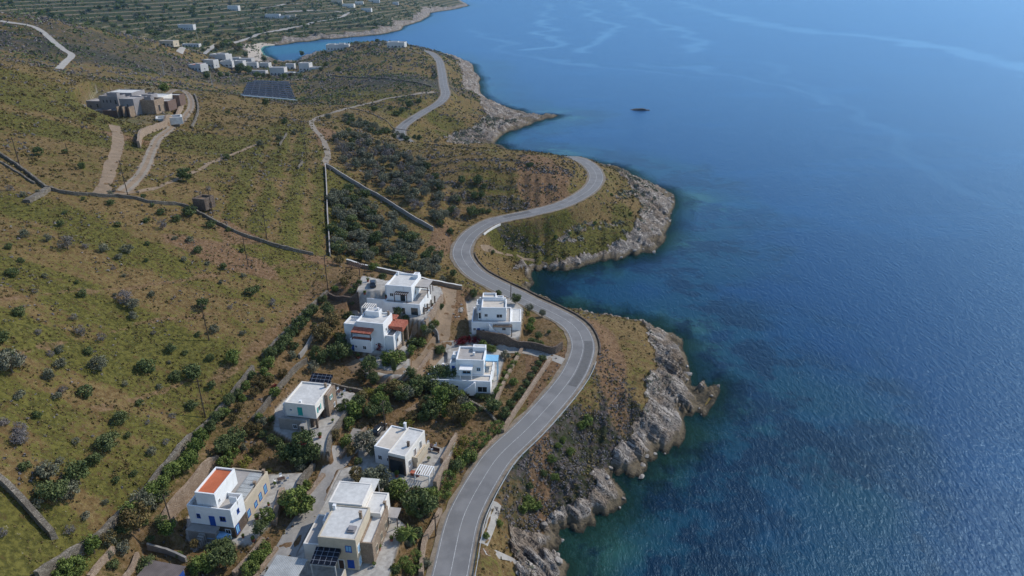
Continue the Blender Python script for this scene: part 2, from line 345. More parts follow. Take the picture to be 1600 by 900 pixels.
def sea_mat():
    b = NB('sea_water'); dpt, pat, slk = b.attr('seaA', 0), b.attr('seaA', 1), b.attr('seaA', 2)
    vv = b.map((1, 1, 1), (0, 0, R(20)))
    patn = b.noise(.035, 4, .6); patn2 = b.noise(.16, 4, .6)
    col = b.mix(b.ss(dpt, .0, .30), (.022, .075, .062), (.005, .038, .064)); col = b.mix(b.ss(dpt, .25, .95), col, (.0035, .032, .095))
    pf = b.ss(b.math('ADD', b.math('MULTIPLY', patn, .7), b.math('MULTIPLY', patn2, .35)), .49, .58)
    shal = b.ss(dpt, 1.05, .35)
    col = b.mix(b.math('MULTIPLY', b.math('MULTIPLY', pf, shal), .85), col, (.002, .012, .032))
    big = b.noise(.008, 4, .6, b.map((1, 2.2, 1), (0, 0, R(-25)))); col = b.mix(b.math('MULTIPLY', b.ss(big, .5, .72), .5), col, (.004, .052, .145))
    col = b.mix(slk, col, (.05, .12, .19)); col = b.mix(b.math('MULTIPLY', pat, .9), col, (.004, .075, .075))
    b.col(col); b.p.inputs['IOR'].default_value = 1.33; b.p.inputs['Specular IOR Level'].default_value = .3
    b.rough(.2); b.p.inputs['Specular Tint'].default_value = (.34, .72, 1, 1)
    wv = b.map((1, .42, 1), (0, 0, R(18))); w1 = b.noise(.85, 5, .62, wv, .4); w2 = b.noise(2.6, 3, .6, b.map((1, .5, 1), (0, 0, R(40)))); w3 = b.noise(.09, 2, .5, wv)
    h = b.math('ADD', b.math('MULTIPLY', w1, 1.0), b.math('ADD', b.math('MULTIPLY', w2, .38), b.math('MULTIPLY', w3, .6)))
    h = b.math('MULTIPLY', h, b.math('SUBTRACT', 1.0, b.math('MULTIPLY', slk, .55)))
    bn = b.bump(h, 1.0, WAVE)
    tr = b.t.nodes.new('ShaderNodeBsdfTransparent'); tr.inputs[0].default_value = (.45, .8, .78, 1)
    mx = b.t.nodes.new('ShaderNodeMixShader'); wob = b.math('ADD', b.attr('seaB', 0), b.math('MULTIPLY', b.math('SUBTRACT', b.noise(.8, 3), .5), .35))
    b.set(mx.inputs[0], b.ss(wob, .05, .75, .15, 1.0))
    df = b.t.nodes.new('ShaderNodeBsdfDiffuse'); gl = b.t.nodes.new('ShaderNodeBsdfGlossy'); fr = b.t.nodes.new('ShaderNodeFresnel'); m2 = b.t.nodes.new('ShaderNodeMixShader')
    b.set(df.inputs[0], col); b.t.links.new(bn, df.inputs['Normal']); b.t.links.new(bn, gl.inputs['Normal']); b.t.links.new(bn, fr.inputs['Normal']); fr.inputs[0].default_value = 1.30
    gl.inputs[0].default_value = (.43, .67, .91, 1); gl.inputs['Roughness'].default_value = .27
    b.set(m2.inputs[0], b.math('MINIMUM', b.math('MULTIPLY', fr.outputs[0], .85), .42)); b.t.links.new(df.outputs[0], m2.inputs[1]); b.t.links.new(gl.outputs[0], m2.inputs[2])
    b.t.links.new(tr.outputs[0], mx.inputs[1]); b.t.links.new(m2.outputs[0], mx.inputs[2]); b.t.links.new(mx.outputs[0], b.out.inputs[0])
    return b.m
def blob(px, py, rx, ry, soft=.5, rot=0):
    gx, gy, _ = G(px, py); c, s = math.cos(R(rot)), math.sin(R(rot))
    dx, dy = X-gx, Y-gy; u = (dx*c+dy*s)/rx; v = (-dx*s+dy*c)/ry; q = np.sqrt(u*u+v*v)+(fbm(X/9, Y/9, 77, 3)-.5)*.7
    return sst(1+soft/2, 1-soft/2, q)
def gpoly(pts): return [G(*p) for p in pts]
def zone(pts, amp=4):
    w_ = gpoly(pts); x = X+(fbm(X/8, Y/8, 61, 3)-.5)*amp*2; y = Y+(fbm(X/8, Y/8, 62, 3)-.5)*amp*2
    return inside(x, y, w_).astype(float)
def cattr(me, name, a, b_, c_):
    t = me.attributes.new(name, 'FLOAT_COLOR', 'POINT'); arr = np.zeros((a.size, 4), np.float32)
    arr[:, 0] = a.ravel(); arr[:, 1] = b_.ravel(); arr[:, 2] = c_.ravel(); arr[:, 3] = 1; t.data.foreach_set('color', arr.ravel())
def build_terrain():
    me = mesh_from('terrain', np.stack([X, Y, Z], -1).reshape(-1, 3), grid_faces(NR, NA)[:, ::-1], terrain_mat())
    cattr(me, 'zoneA', rock, GREEN, SCRUB); cattr(me, 'zoneC', FARG, FARG, FARG); cattr(me, 'zoneB', SOIL, PAVE, beach.astype(float))
    return link('terrain', me, kind='structure', label='dry grassy coastal hillside with rocky shore')
def build_sea():
    na, nr = 700, 620; a0, a1 = R(-66), R(80); l0, l1 = math.log(25), math.log(9000)
    u, v = np.meshgrid(np.linspace(a0, a1, na), np.linspace(l0, l1, nr)); r = np.exp(v); x = r*np.sin(u); y = r*np.cos(u)
    wx, wy = wob(x, y); d = -seg_dist(wx, wy, coast_poly, True)*np.where(inside(wx, wy, coast_poly), 1, -1)
    zt = -(np.where((u < A1), bil(Z, np.clip((u-A0)/(A1-A0)*(NA-1), 0, NA-1.001), np.clip((v-L0)/(L1-L0)*(NR-1), 0, NR-1.001)), -14))
    dn = np.clip(d/62+(fbm(x/30, y/30, 91, 4)-.5)*.9, 0, 1.6)
    bay = sst(1.0, .7, seg_dist(x, y, [P(*p, 0)[:2] for p in [(425,80),(480,74),(540,68)]])/55)*(d > 0)
    dn = dn*(1-bay*.72)
    slick = np.zeros(x.shape)
    for pts, wd, am in SLICKS:
        q = catmull([P(px, py, 0) for px, py in pts], 60); dd = seg_dist(x+(fbm(x/90, y/90, 93, 3)-.5)*90, y+(fbm(x/90, y/90, 94, 3)-.5)*160, q)
        slick = np.maximum(slick, am*sst(wd, wd*.25, dd)*(.45+.7*fbm(x/40, y/120, 95, 3)))
    me = mesh_from('sea', np.stack([x, y, np.zeros_like(x)], -1).reshape(-1, 3), grid_faces(nr, na)[:, ::-1], sea_mat())
    cattr(me, 'seaA', dn, bay, slick); cattr(me, 'seaB', np.clip(zt/3.2, 0, 1), bay, bay)
    return link('sea', me, kind='structure', label='deep blue sea with turquoise shallows along the rocks')
SLICKS = [([(850,5),(856,40),(848,75)], 14, 1), ([(905,2),(930,25),(960,45),(925,65),(910,85)], 16, 1), ([(970,2),(1010,28),(1060,50),(1100,85)], 18, .9),
          ([(735,45),(775,70),(850,92),(960,105),(1080,120)], 12, .6), ([(1060,2),(1150,28),(1250,48),(1400,62),(1500,82),(1620,120)], 34, .8),
          ([(1000,100),(1150,112),(1260,140),(1310,165)], 12, .5), ([(1200,100),(1350,170),(1500,260),(1600,380)], 10, .3)]
# ------------------------------------------------------------------ ribbons (roads, paths)
def ribbon(pts, offs, mat, name, parent=None, lift=.05, jit=0, zs=None, smooth=True, **kw):
    """a strip along a world polyline; offs = list of lateral offsets; drapes on the terrain unless zs"""
    p = np.array([q[:2] for q in pts], float); t = np.gradient(p, axis=0); t /= np.linalg.norm(t, axis=1)[:, None]+1e-9
    nrm = np.stack([-t[:, 1], t[:, 0]], 1); V = []
    s = np.cumsum(np.r_[0, np.linalg.norm(np.diff(p, axis=0), axis=1)])
    for k, o in enumerate(offs):
        oo = np.full(len(p), float(o))
        if jit and k in (0, len(offs)-1): oo += (fbm(s/2.2, s*0+k*9.1+3, 71, 3)-.5)*jit*2
        q = p+nrm*oo[:, None]; z = (hgt(q[:, 0], q[:, 1]) if zs is None else np.asarray(zs))+lift
        V.append(np.stack([q[:, 0], q[:, 1], z], 1))
    V = np.stack(V, 1); n_, m_ = V.shape[:2]
    me = mesh_from(name, V.reshape(-1, 3), grid_faces(n_, m_), mat, smooth)
    return link(name, me, parent, **kw)
# ------------------------------------------------------------------ zones on the ground
GREEN = np.zeros(X.shape); SCRUB = np.zeros(X.shape); SOIL = np.zeros(X.shape)
def road_mat():
    b = NB('road_asphalt'); n1 = b.noise(.25, 4); n2 = b.noise(9, 2); n3 = b.noise(.05, 3)
    c = b.mix(b.ss(n1, .35, .65), (.155,.152,.15), (.215,.21,.205)); c = b.mix(b.ss(n3, .45, .65), c, (.19,.186,.18)); c = b.mix(b.math('MULTIPLY', n2, .35), c, (.12,.12,.12))
    b.col(c); b.rough(.85); return b.m
M['asphalt'] = road_mat(); M['paint'] = tint('road_paint', (.38, .38, .37), .35, 1.5)
M['gravel'] = tint('gravel_shoulder', (.19,.155,.115), .35, .6, fine=3)
road_o = ribbon(road, (-4.2, -3.2, -1, 1, 3.2, 4.2), M['gravel'], 'road', lift=.02, jit=.5, zs=[p[2] for p in road], kind='structure', label='coastal road winding between the hillside and the sea')
ribbon(road, (-3.3, -1, 1, 3.3), M['asphalt'], 'asphalt', road_o, lift=.045, zs=[p[2]+.0 for p in road])
for o_ in (-2.95, 2.95, 0.0): ribbon(road, (o_-.055, o_+.055), M['paint'], 'edge_line' if o_ else 'centre_line', road_o, lift=.062, zs=[p[2] for p in road])
GREEN = np.clip(sum(blob(*a) for a in [(60,140,45,20),(30,190,25,10),(330,220,30,14),(280,230,20,10),(60,440,26,7),(150,480,20,5),(40,520,20,5),(300,440,16,4),(250,600,14,4),(60,640,20,5),(180,760,12,4),(230,700,14,8),(60,880,14,10),(60,160,40,14),(120,210,30,12),(420,230,14,60,.8,8),(470,330,14,60),(300,560,16,8),(330,640,8,10),
   (520,150,50,20),(600,170,30,10),(900,370,14,10),(860,400,10,6),(960,370,12,10),(830,395,20,8),(690,190,16,12),(700,212,10,5),(600,40,100,40),(430,60,100,20),(180,380,20,6),(60,330,20,8)]), 0, 1)
SCRUB = np.clip(sum(blob(*a) for a in [(220,90,120,60,.5,0),(60,75,80,30),(600,120,80,40),(640,130,40,40),(800,318,30,4),(840,770,10,18),(900,740,14,8),(880,700,14,12),
   (960,610,6,14),(970,660,6,10),(930,700,10,10),(300,20,500,120,.5),(150,20,200,120),(800,372,16,3),(450,20,200,100),(860,262,14,6)])*.55, 0, 1)*(1-rock)
SOIL = np.clip(sum(blob(*a) for a in [(690,375,5,14),(540,460,7,7),(400,340,10,20),(700,470,8,12),(350,400,16,6),(880,240,14,8),(490,215,8,30),(850,270,12,30),(860,560,8,8),(840,650,3,30),(950,560,5,30),(200,215,12,6),(500,405,6,3),(920,520,4,10)])*.8, 0, 1)
VIL = zone([(520,400),(700,440),(870,500),(885,560),(800,650),(700,780),(660,900),(60,930),(250,780),(340,660),(440,540),(505,470)], 1)
SOIL = np.maximum(SOIL, VIL*.55)

FARG = sst(880, 1000, GR+0*X)*(D > 5)*(X < -20)*sst(-.2, .2, fbm(X/120, Y/120, 201, 3)-.25)
FARG = np.maximum(FARG, .6*sst(1.5, 0, np.abs(fbm(X/14, Y/14, 203, 3)-.5)*30)*(GR > 450)*(GR < 900))*(rock < .4)
TERR = blob(760,290,70,40,.6)+blob(440,330,22,60,.6,8)

q0, q1 = np.array(G(440, 380)[:2]), np.array(G(468, 225)[:2]); dv = (q1-q0)/np.linalg.norm(q1-q0); us = (X-q0[0])*dv[1]-(Y-q0[1])*dv[0]+(fbm(X/14, Y/14, 301, 3)-.5)*7
strip = inside(X, Y, gpoly([(345,340),(375,250),(440,205),(490,200),(506,260),(512,398),(430,385)])); ST = strip*(.5+.5*np.sin(us*2*math.pi/8.5))
GREEN = np.clip(GREEN*(1-strip)+ST*1.3, 0, 1.3); SOIL = np.maximum(SOIL*(1-.6*strip), strip*sst(.25, 0, ST)*.45); Z += strip*ST*.35*(RD > 8)
q0 = np.array(G(760, 300)[:2]); dv = np.array([.99, .14]); us = (X-q0[0])*dv[1]-(Y-q0[1])*dv[0]+(fbm(X/22, Y/22, 305, 3)-.5)*9
s2 = inside(X, Y, gpoly([(640,250),(760,240),(860,262),(880,300),(760,338),(730,345),(690,350)])); S2 = s2*(.5+.5*np.sin(us*2*math.pi/12)); SOIL = np.maximum(SOIL, s2*sst(.78, 1, S2)*.5); SCRUB = np.maximum(SCRUB, s2*sst(.5, .2, S2)*.5)
for pts, wd in (([(0,468),(100,455),(200,450),(300,435),(400,418),(490,405)], 1.6), ([(338,596),(400,545),(450,500),(498,445)], 3.0), ([(0,560),(120,530),(240,500),(340,490)], 1.0), ([(150,640),(300,590)], 1.0)):
    dd = seg_dist(X, Y, gpoly(pts))+(fbm(X/3, Y/3, 310, 2)-.5)*2; SOIL = np.maximum(SOIL, sst(wd, wd*.3, dd)*.6)

rock = np.maximum(rock, .75*np.clip(blob(925,352,16,2.2,.6,35)+blob(975,305,12,2.5,.6,60)+blob(890,372,7,2,.6,20), 0, 1)*(fbm(X/2, Y/2, 330, 2) > .42))
GREEN = np.clip(GREEN+blob(880,385,14,3,.6)+blob(975,345,5,14,.6)+blob(810,390,10,5,.6), 0, 1.3)
# ------------------------------------------------------------------ plots and terraces levelled into the slope
def pp(pts, z): return [P(x, y, z) for x, y in pts]
PADS = [([(566,430),(600,437),(616,440),(604,478),(577,471),(554,466)], 22.4), ([(655,440),(688,448),(692,458),(664,503),(640,497),(646,474)], 19.6),
 ([(600,470),(650,468),(650,497),(612,490)], 19.4), ([(550,490),(612,490),(625,530),(640,548),(584,552),(546,546)], 15.8),
 ([(728,470),(800,466),(818,482),(812,526),(785,532),(735,523)], 12.5), ([(676,560),(716,545),(790,552),(772,616),(700,610),(676,590)], 10.4),
 ([(700,545),(752,540),(784,548),(776,556),(700,560)], 11.4),
 ([(430,640),(470,600),(568,616),(545,640),(516,682),(512,708),(470,694),(428,672)], 15.2), ([(560,700),(605,668),(690,700),(712,690),(700,723),(676,765),(600,770),(560,732)], 11.6),
 ([(270,826),(336,742),(415,742),(478,738),(462,775),(440,765),(424,818),(392,850),(300,850)], 13.0), ([(442,905),(505,790),(515,765),(570,765),(600,790),(632,820),(606,905)], 11.9),
 ([(225,862),(255,848),(300,856),(300,900),(225,905)], 13.6), ([(530,734),(560,725),(565,765),(515,765)], 12.0),
 ([(560,560),(640,560),(640,590),(570,585)], 14.6), ([(125,190),(150,145),(240,135),(270,150),(262,190),(200,196)], 42.6)]
for pts, z in PADS: setpad(pp(pts, z), z)
# unpave the garden parts
def unpave(pts, z, v=0): 
    k = inside(X, Y, pp(pts, z)); PAVE[k] = v
unpave([(225,862),(255,848),(300,856),(392,850),(392,905),(225,905)], 13.4); unpave([(270,826),(330,742),(338,742),(292,810),(290,845)], 13)
unpave([(125,190),(150,145),(240,135),(270,150),(262,190),(200,196)], 42.6, .12)
# ------------------------------------------------------------------ object materials
def plaster(name, c):
    b = NB(name); n = b.noise(1.0, 4, .6, b.map((1.6, 1.6, .22))); n2 = b.noise(.6, 3); b.col(b.mix(b.ss(n, .55, .78, 0, .55), b.mix(b.ss(n2, .3, .7), tuple(x*.93 for x in c), c), tuple(x*.68 for x in (c[0], c[1]*.97, c[2]*.92)))); b.rough(.8); return b.m
M['farwhite'] = tint('weathered_far_plaster', (.50, .49, .47), .12, .1)
M['white'] = plaster('white_plaster', (.74, .74, .73)); M['offwhite'] = tint('cream_plaster', (.66, .62, .56), .06, .5, fine=2)
M['beige'] = tint('beige_plaster', (.47, .40, .30), .1, .6, fine=2); M['cement'] = tint('bare_cement_render', (.24,.225,.225), .12, .4, fine=1.5)
M['roofwhite'] = tint('white_roof_screed', (.52, .51, .48), .14, .35, fine=1.4); M['roofgrey'] = tint('grey_roof_screed', (.34, .315, .29), .14, .35, fine=1.2)
M['roofbeige'] = tint('beige_roof_screed', (.52, .47, .40), .1, .3, fine=1.2); M['orange'] = tint('orange_roof_coating', (.46, .13, .06), .18, .4)
M['blue'] = tint('blue_paint', (.02, .07, .30), .1); M['teal'] = tint('turquoise_paint', (.03, .30, .26), .1); M['lblue'] = tint('light_blue_paint', (.20, .42, .60), .1)
M['brick'] = tint('hollow_red_brick', (.15, .10, .08), .2, 2, fine=8); M['wood'] = tint('dark_brown_timber', (.075, .045, .035), .2, 2)
M['concrete'] = tint('grey_concrete', (.26,.245,.225), .13, .5, fine=2); M['path'] = tint('pale_concrete_path', (.30,.28,.25), .15, .5, fine=2)
M['dirt'] = tint('packed_dirt', (.20,.145,.095), .22, .35, fine=1.3); M['dirtgrey'] = tint('grey_dirt_track', (.20,.17,.135), .2, .35, fine=1.3)
M['metal'] = tint('galvanised_steel', (.40, .41, .41), .08, 2, .45, spec=.5); M['pole'] = tint('weathered_timber_pole', (.075, .055, .04), .2, 2)
def glass():
    b = NB('dark_window_glass'); b.col((.02, .025, .03)); b.rough(.12); b.p.inputs['Specular IOR Level'].default_value = .6; return b.m
M['glass'] = glass()
def corr(name, c, sc=9):
    b = NB(name); tc = b.t.nodes.new('ShaderNodeTexCoord'); wv = b.t.nodes.new('ShaderNodeTexWave'); b.t.links.new(tc.outputs['Object'], wv.inputs[0]); wv.inputs['Scale'].default_value = sc*.12
    n = b.noise(.7, 4); c2 = b.mix(b.ss(n, .3, .7), tuple(x*.8 for x in c), tuple(x*1.15 for x in c)); b.col(b.mix(b.math('MULTIPLY', wv.outputs[1], .35), c2, tuple(x*.55 for x in c)))
    b.bump(wv.outputs[1], .6, .05); b.rough(.5); return b.m
M['corr'] = corr('corrugated_sheet', (.36, .37, .36)); M['corrdark'] = corr('old_brown_sheet', (.15, .125, .115))
def tiles():
    b = NB('red_clay_tiles'); v = b.voro(3); n = b.noise(2, 3); b.col(b.mix(b.ss(n, .3, .7), (.25, .07, .045), (.38, .14, .09))); b.bump(v, .7, .08); return b.m
M['tiles'] = tiles()
def stone(name, c1, c2, sc=2.6, joint=(.07, .055, .045)):
    b = NB(name); v = b.voro(sc, b.map((1, 1, 1.8)), out='Color'); e = b.voro(sc, b.map((1, 1, 1.8)), feature='DISTANCE_TO_EDGE')
    k = b.t.nodes.new('ShaderNodeSeparateColor'); b.t.links.new(v, k.inputs[0])
    c = b.mix(k.outputs[0], c1, c2); c = b.mix(b.ss(b.noise(.5, 3), .4, .7), c, c1); c = b.mix(b.ss(e, .09, .01), c, joint); b.col(c); b.bump(e, .8, .12); return b.m
M['drystone'] = stone('dry_stone', (.115,.10,.078), (.255,.225,.18)); M['tanstone'] = stone('tan_stone', (.23,.17,.12), (.35,.275,.205), 2.2, (.2, .14, .1))
M['brownstone'] = stone('brown_stone', (.10,.075,.06), (.19,.145,.11), 2)
def pvmat():
    b = NB('solar_cells'); tc = b.t.nodes.new('ShaderNodeTexCoord'); br = b.t.nodes.new('ShaderNodeTexBrick'); b.t.links.new(tc.outputs['Object'], br.inputs[0])
    br.offset = 0; br.inputs['Scale'].default_value = 1; br.inputs['Brick Width'].default_value = 1.0; br.inputs['Row Height'].default_value = .8; br.inputs['Mortar Size'].default_value = .03
    br.inputs[1].default_value = (.006, .008, .014, 1); br.inputs[2].default_value = (.008, .010, .018, 1); br.inputs[3].default_value = (.22, .24, .28, 1)
    b.col(br.outputs[0]); b.rough(.3); b.p.inputs['Specular IOR Level'].default_value = .2; return b.m
M['pv'] = pvmat()
# ------------------------------------------------------------------ mesh builder
class MB:
    def __init__(s): s.v = []; s.f = []
    def box(s, x0, y0, z0, x1, y1, z1, top=None):
        n = len(s.v); s.v += [(x0,y0,z0),(x1,y0,z0),(x1,y1,z0),(x0,y1,z0),(x0,y0,z1),(x1,y0,z1),(x1,y1,z1),(x0,y1,z1)]
        if top:
            for i, dz in enumerate(top): a = s.v[n+4+i]; s.v[n+4+i] = (a[0], a[1], a[2]+dz)
        s.f += [(n,n+3,n+2,n+1),(n+4,n+5,n+6,n+7),(n,n+1,n+5,n+4),(n+1,n+2,n+6,n+5),(n+2,n+3,n+7,n+6),(n+3,n,n+4,n+7)]; return s
    def poly(s, pts): n = len(s.v); s.v += list(pts); s.f.append(tuple(range(n, n+len(pts)))); return s
    def prism(s, pts, z0, z1):
        n = len(s.v); m = len(pts); s.v += [(x, y, z0) for x, y in pts]+[(x, y, z1) for x, y in pts]
        s.f += [tuple(range(n+m-1, n-1, -1)), tuple(range(n+m, n+2*m))]+[(n+i, n+(i+1) % m, n+m+(i+1) % m, n+m+i) for i in range(m)]; return s
    def bar(s, a, b, r0, r1=None, k=6):
        a = Vector(a); b = Vector(b); r1 = r0 if r1 is None else r1; d = (b-a).normalized(); u = d.orthogonal().normalized(); w_ = d.cross(u); n = len(s.v)
        for c, r in ((a, r0), (b, r1)):
            for i in range(k): t = 2*math.pi*i/k; s.v.append(tuple(c+(u*math.cos(t)+w_*math.sin(t))*r))
        s.f += [(n+i, n+(i+1) % k, n+k+(i+1) % k, n+k+i) for i in range(k)]+[tuple(range(n+k-1, n-1, -1)), tuple(range(n+k, n+2*k))]; return s
    def build(s, name, mat, parent=None, bevel=0, smooth=False, **kw):
        me = bpy.data.meshes.new(name); me.from_pydata([tuple(map(float, q)) for q in s.v], [], s.f); me.update()
        if bevel:
            bm = bmesh.new(); bm.from_mesh(me); bmesh.ops.bevel(bm, geom=bm.edges[:], offset=bevel, segments=1, affect='EDGES'); bm.to_mesh(me); bm.free()
        if smooth: me.polygons.foreach_set('use_smooth', [True]*len(me.polygons))
        me.materials.append(M[mat] if isinstance(mat, str) else mat); return link(name, me, parent, **kw)
def thing(name, label, cat, loc, rz=0, group=None):
    o = bpy.data.objects.new(name, None); S.collection.objects.link(o); o.location = loc; o.rotation_euler = (0, 0, R(rz)); o.empty_display_size = .5
    o['label'] = label; o['category'] = cat
    if group: o['group'] = group
    return o
# ------------------------------------------------------------------ tracks, lanes and paths
TRK = np.zeros(X.shape)
def track(name, px, wd, mat, label, jit=.5, z=None, sm=1.2, lift=.07):
    w_ = catmull([G(*p) for p in px], 2.0) if z is None else catmull([P(*p, z) for p in px], 2)
    for q in w_[::2]:
        k2 = (np.abs(X-q[0]) < wd)&(np.abs(Y-q[1]) < wd); TRK[k2] = np.maximum(TRK[k2], np.hypot(X[k2]-q[0], Y[k2]-q[1]) < wd*.62); kk = (np.abs(X-q[0]) < wd*1.2) & (np.abs(Y-q[1]) < wd*1.2); SOIL[kk] = np.maximum(SOIL[kk], sst(wd*1.0, wd*.4, np.hypot(X[kk]-q[0], Y[kk]-q[1]))*.7)
    n = max(2, int(wd/1.2)); return ribbon(w_, np.linspace(-wd/2, wd/2, n+1), M[mat], name, lift=lift, jit=jit, kind='structure', label=label)
track('dirt_track', [(158,303),(166,285),(172,262),(182,235),(184,212),(178,196)], 3.8, 'dirt', 'brown dirt track climbing to the grey unfinished villa')
T2 = track('dirt_track', [(192,300),(210,284),(228,258),(237,235),(248,216),(268,200),(288,184),(299,165),(294,148),(278,140),(264,146)], 3.6, 'dirt', 'grey two-rut track curling round the right side of the unfinished villa')
track('dirt_track', [(148,302),(195,303),(235,296),(262,286),(285,277),(310,265),(340,251),(372,238),(402,226)], 1.6, 'dirt', 'thin dirt track running right from the junction below the villa')
track('dirt_track', [(506,258),(512,240),(503,215),(490,200),(487,190),(505,181),(530,173),(560,165),(600,155),(640,149),(680,144)], 2.8, 'dirtgrey', 'dirt track from the white wall up to the coastal road')
track('concrete_path', [(0,33),(45,40),(62,47),(78,60),(97,76),(112,86),(104,96),(92,108)], 4.6, 'path', 'pale zigzag concrete road on the dark hill at far left', .15, lift=.25)
track('far_road', [(280,83),(330,76),(380,63),(430,49),(480,39),(515,31),(538,25),(545,20),(525,18),(490,17),(445,19)], 5.5, 'path', 'thin pale road across the far terraced hillside', .3, lift=.5)
track('far_road', [(405,13),(440,8),(475,5)], 5, 'path', 'short pale road above the far terraces', .3, lift=.5)
track('village_lane', [(702,452),(700,475),(694,500),(690,528),(678,552),(655,575),(630,583),(600,586),(572,577),(548,566)], 4.2, 'dirt', 'sandy lane curving between the upper white houses')
track('village_lane', [(882,566),(855,556),(820,548),(785,541),(755,537),(720,540),(694,548)], 3.2, 'path', 'pale lane from the coastal road to the white houses', .2)
track('village_lane', [(416,915),(440,872),(462,832),(486,795),(508,758),(520,733),(535,712),(553,692),(566,672)], 4.2, 'concrete', 'grey lane climbing between the two lowest houses', .2)
track('foot_path', [(636,643),(655,632),(672,622),(690,610)], 1.6, 'dirt', 'short earth path through the dark village trees', .3)
track('foot_path', [(747,386),(770,391),(800,399),(835,407),(850,410)], 1.4, 'dirt', 'footpath from the road bend down to the rocky cove', .3)
track('foot_path', [(757,862),(778,866),(800,875),(812,890),(820,905)], 1.6, 'path', 'footpath down to the rocks at the bottom', .3)
track('concrete_path', [(777,785),(768,815),(755,850)], 1.7, 'path', 'straight concrete ramp below the guardrail at the bottom', .1)
w2_ = catmull([G(*p) for p in [(192,300),(210,284),(228,258),(237,235),(248,216),(268,200),(288,184),(299,165),(294,148),(278,140),(264,146)]], 2.0)
for o_ in (-1.05, 1.05): ribbon(w2_, (o_-.45, o_+.45), M['dirtgrey'], 'wheel_rut', T2, lift=.13, jit=.2)
for a_, b_, o0, o1 in ((30, 41, -2.6, -.4), (88, 95, .3, 2.7), (150, 170, -2.7, -.3), (215, 224, .4, 2.6)):
    ribbon(road[a_:b_], (o0, o1), tint('asphalt_patch', (.115, .113, .11), .12, 1), 'asphalt_patch', road_o, lift=.053, zs=[p[2] for p in road[a_:b_]])
# ------------------------------------------------------------------ walls
def wall(name, px, h, wd, mat, label, cat='stone wall', group=None, jit=.12, z=None, world=None, step=.9, cap=None, lean=0):
    w_ = world or (catmull([G(*p) for p in px], step) if z is None else catmull([P(*p, z) for p in px], step))
    p = np.array([q[:2] for q in w_], float); t = np.gradient(p, axis=0); t /= np.linalg.norm(t, axis=1)[:, None]+1e-9; nr = np.stack([-t[:, 1], t[:, 0]], 1)
    q = np.arange(len(p)); jj = lambda s_: (fbm(q*.9, q*0+s_, 3, 2)-.5)*jit*3; jf = lambda s_: (hsh(q, q*0+s_, 5)-.5)*jit*1.5
    zt = np.maximum.reduce([hgt(*(p+nr*o).T) for o in (-wd, 0, wd)])+h; k = np.array([.25, .5, .25]); zt = np.convolve(np.pad(zt, 1, 'edge'), k, 'valid')+jj(1)+jf(2)
    zb = np.minimum.reduce([hgt(*(p+nr*o).T) for o in (-wd*.7, 0, wd*.7)])-.4
    V = np.stack([np.c_[p+nr*(-wd/2-jf(4)[:, None]*.5-.06), zb], np.c_[p+nr*(-wd/2-jf(5)[:, None]*.3+.03), zt-.05+jf(7)*.6], np.c_[p+nr*(wd/2+jf(6)[:, None]*.3-.03), zt-.05], np.c_[p+nr*(wd/2+jf(8)[:, None]*.5+.06), zb]], 1)
    f = [tuple(a) for a in grid_faces(len(p), 4)[:, ::-1]]; n_ = len(p); f += [(0, 1, 2, 3), tuple((n_-1)*4+i for i in (3, 2, 1, 0))]
    c0 = p.mean(0); zc = float(zb.min()); V = V.reshape(-1, 3)-np.array([c0[0], c0[1], zc])
    me = bpy.data.meshes.new(name); me.from_pydata(V.tolist(), [], f); me.update(); me.materials.append(M[mat]); kw = dict(label=label, category=cat)
    if group: kw['group'] = group
    o = link(name, me, None, **kw); o.location = (*c0, zc)
    if cap:
        V2 = np.stack([np.c_[p+nr*(-wd/2-.06), zt-.01], np.c_[p+nr*(-wd/2-.06), zt+.10], np.c_[p+nr*(wd/2+.06), zt+.10], np.c_[p+nr*(wd/2+.06), zt-.01]], 1).reshape(-1, 3)-np.array([c0[0], c0[1], zc])
        me = bpy.data.meshes.new('coping'); me.from_pydata(V2.tolist(), [], f); me.update(); me.materials.append(M[cap]); link('coping', me, o)
    return o
W = lambda *a, **k: wall(*a, **k)
D_ = 'dry_stone_wall'
W(D_, [(-40,222),(0,242),(30,262),(55,281),(75,296),(110,304),(150,307),(190,309),(215,312),(240,318),(285,322),(312,335),(340,350),(370,364),(400,375),(440,388),(490,399)], 1.0, .55, 'drystone', 'long dark dry stone wall crossing the hillside from the left edge')
W(D_, [(-20,246),(8,258),(30,271),(55,288)], .5, .5, 'drystone', 'short lower stone wall beside the long hillside wall at left edge')
W(D_, [(42,317),(60,307),(79,296)], .5, 1.8, 'drystone', 'broad tumbled stone bank meeting the long hillside wall')
W(D_, [(60,905),(100,880),(130,862),(165,838),(185,815),(215,787),(235,765),(250,745),(275,715),(290,695),(315,675),(342,648),(370,612),(396,578)], 1.0, .8, 'drystone', 'thick pale dry stone wall between the hillside and the lower village')
W(D_, [(412,560),(435,535),(455,515),(475,492),(497,473),(512,458)], 1.0, .8, 'drystone', 'dry stone wall above the village hedge, upper stretch')
W(D_, [(-10,744),(15,765),(35,785),(55,808),(75,830),(86,843)], 1.3, .9, 'drystone', 'stone wall casting a dark shadow at the left edge, below the field trees')
W('white_wall', [(509,261),(511,300),(513,350),(516,401)], 1.4, .22, 'concrete', 'straight white-topped wall on the left side of the olive grove', 'wall', jit=.01, cap='roofgrey')
W('concrete_wall', [(509,261),(540,279),(580,303),(620,327),(650,346),(677,361)], 1.5, .22, 'concrete', 'straight concrete wall on the upper side of the olive grove', 'wall', jit=.01, cap='roofgrey')
W('retaining_wall', [(542,411),(570,420),(610,428),(650,438),(690,446),(722,452)], 1.2, .5, 'tanstone', 'white-topped wall between the olive grove and the highest house', 'wall', jit=.03, cap='roofwhite')
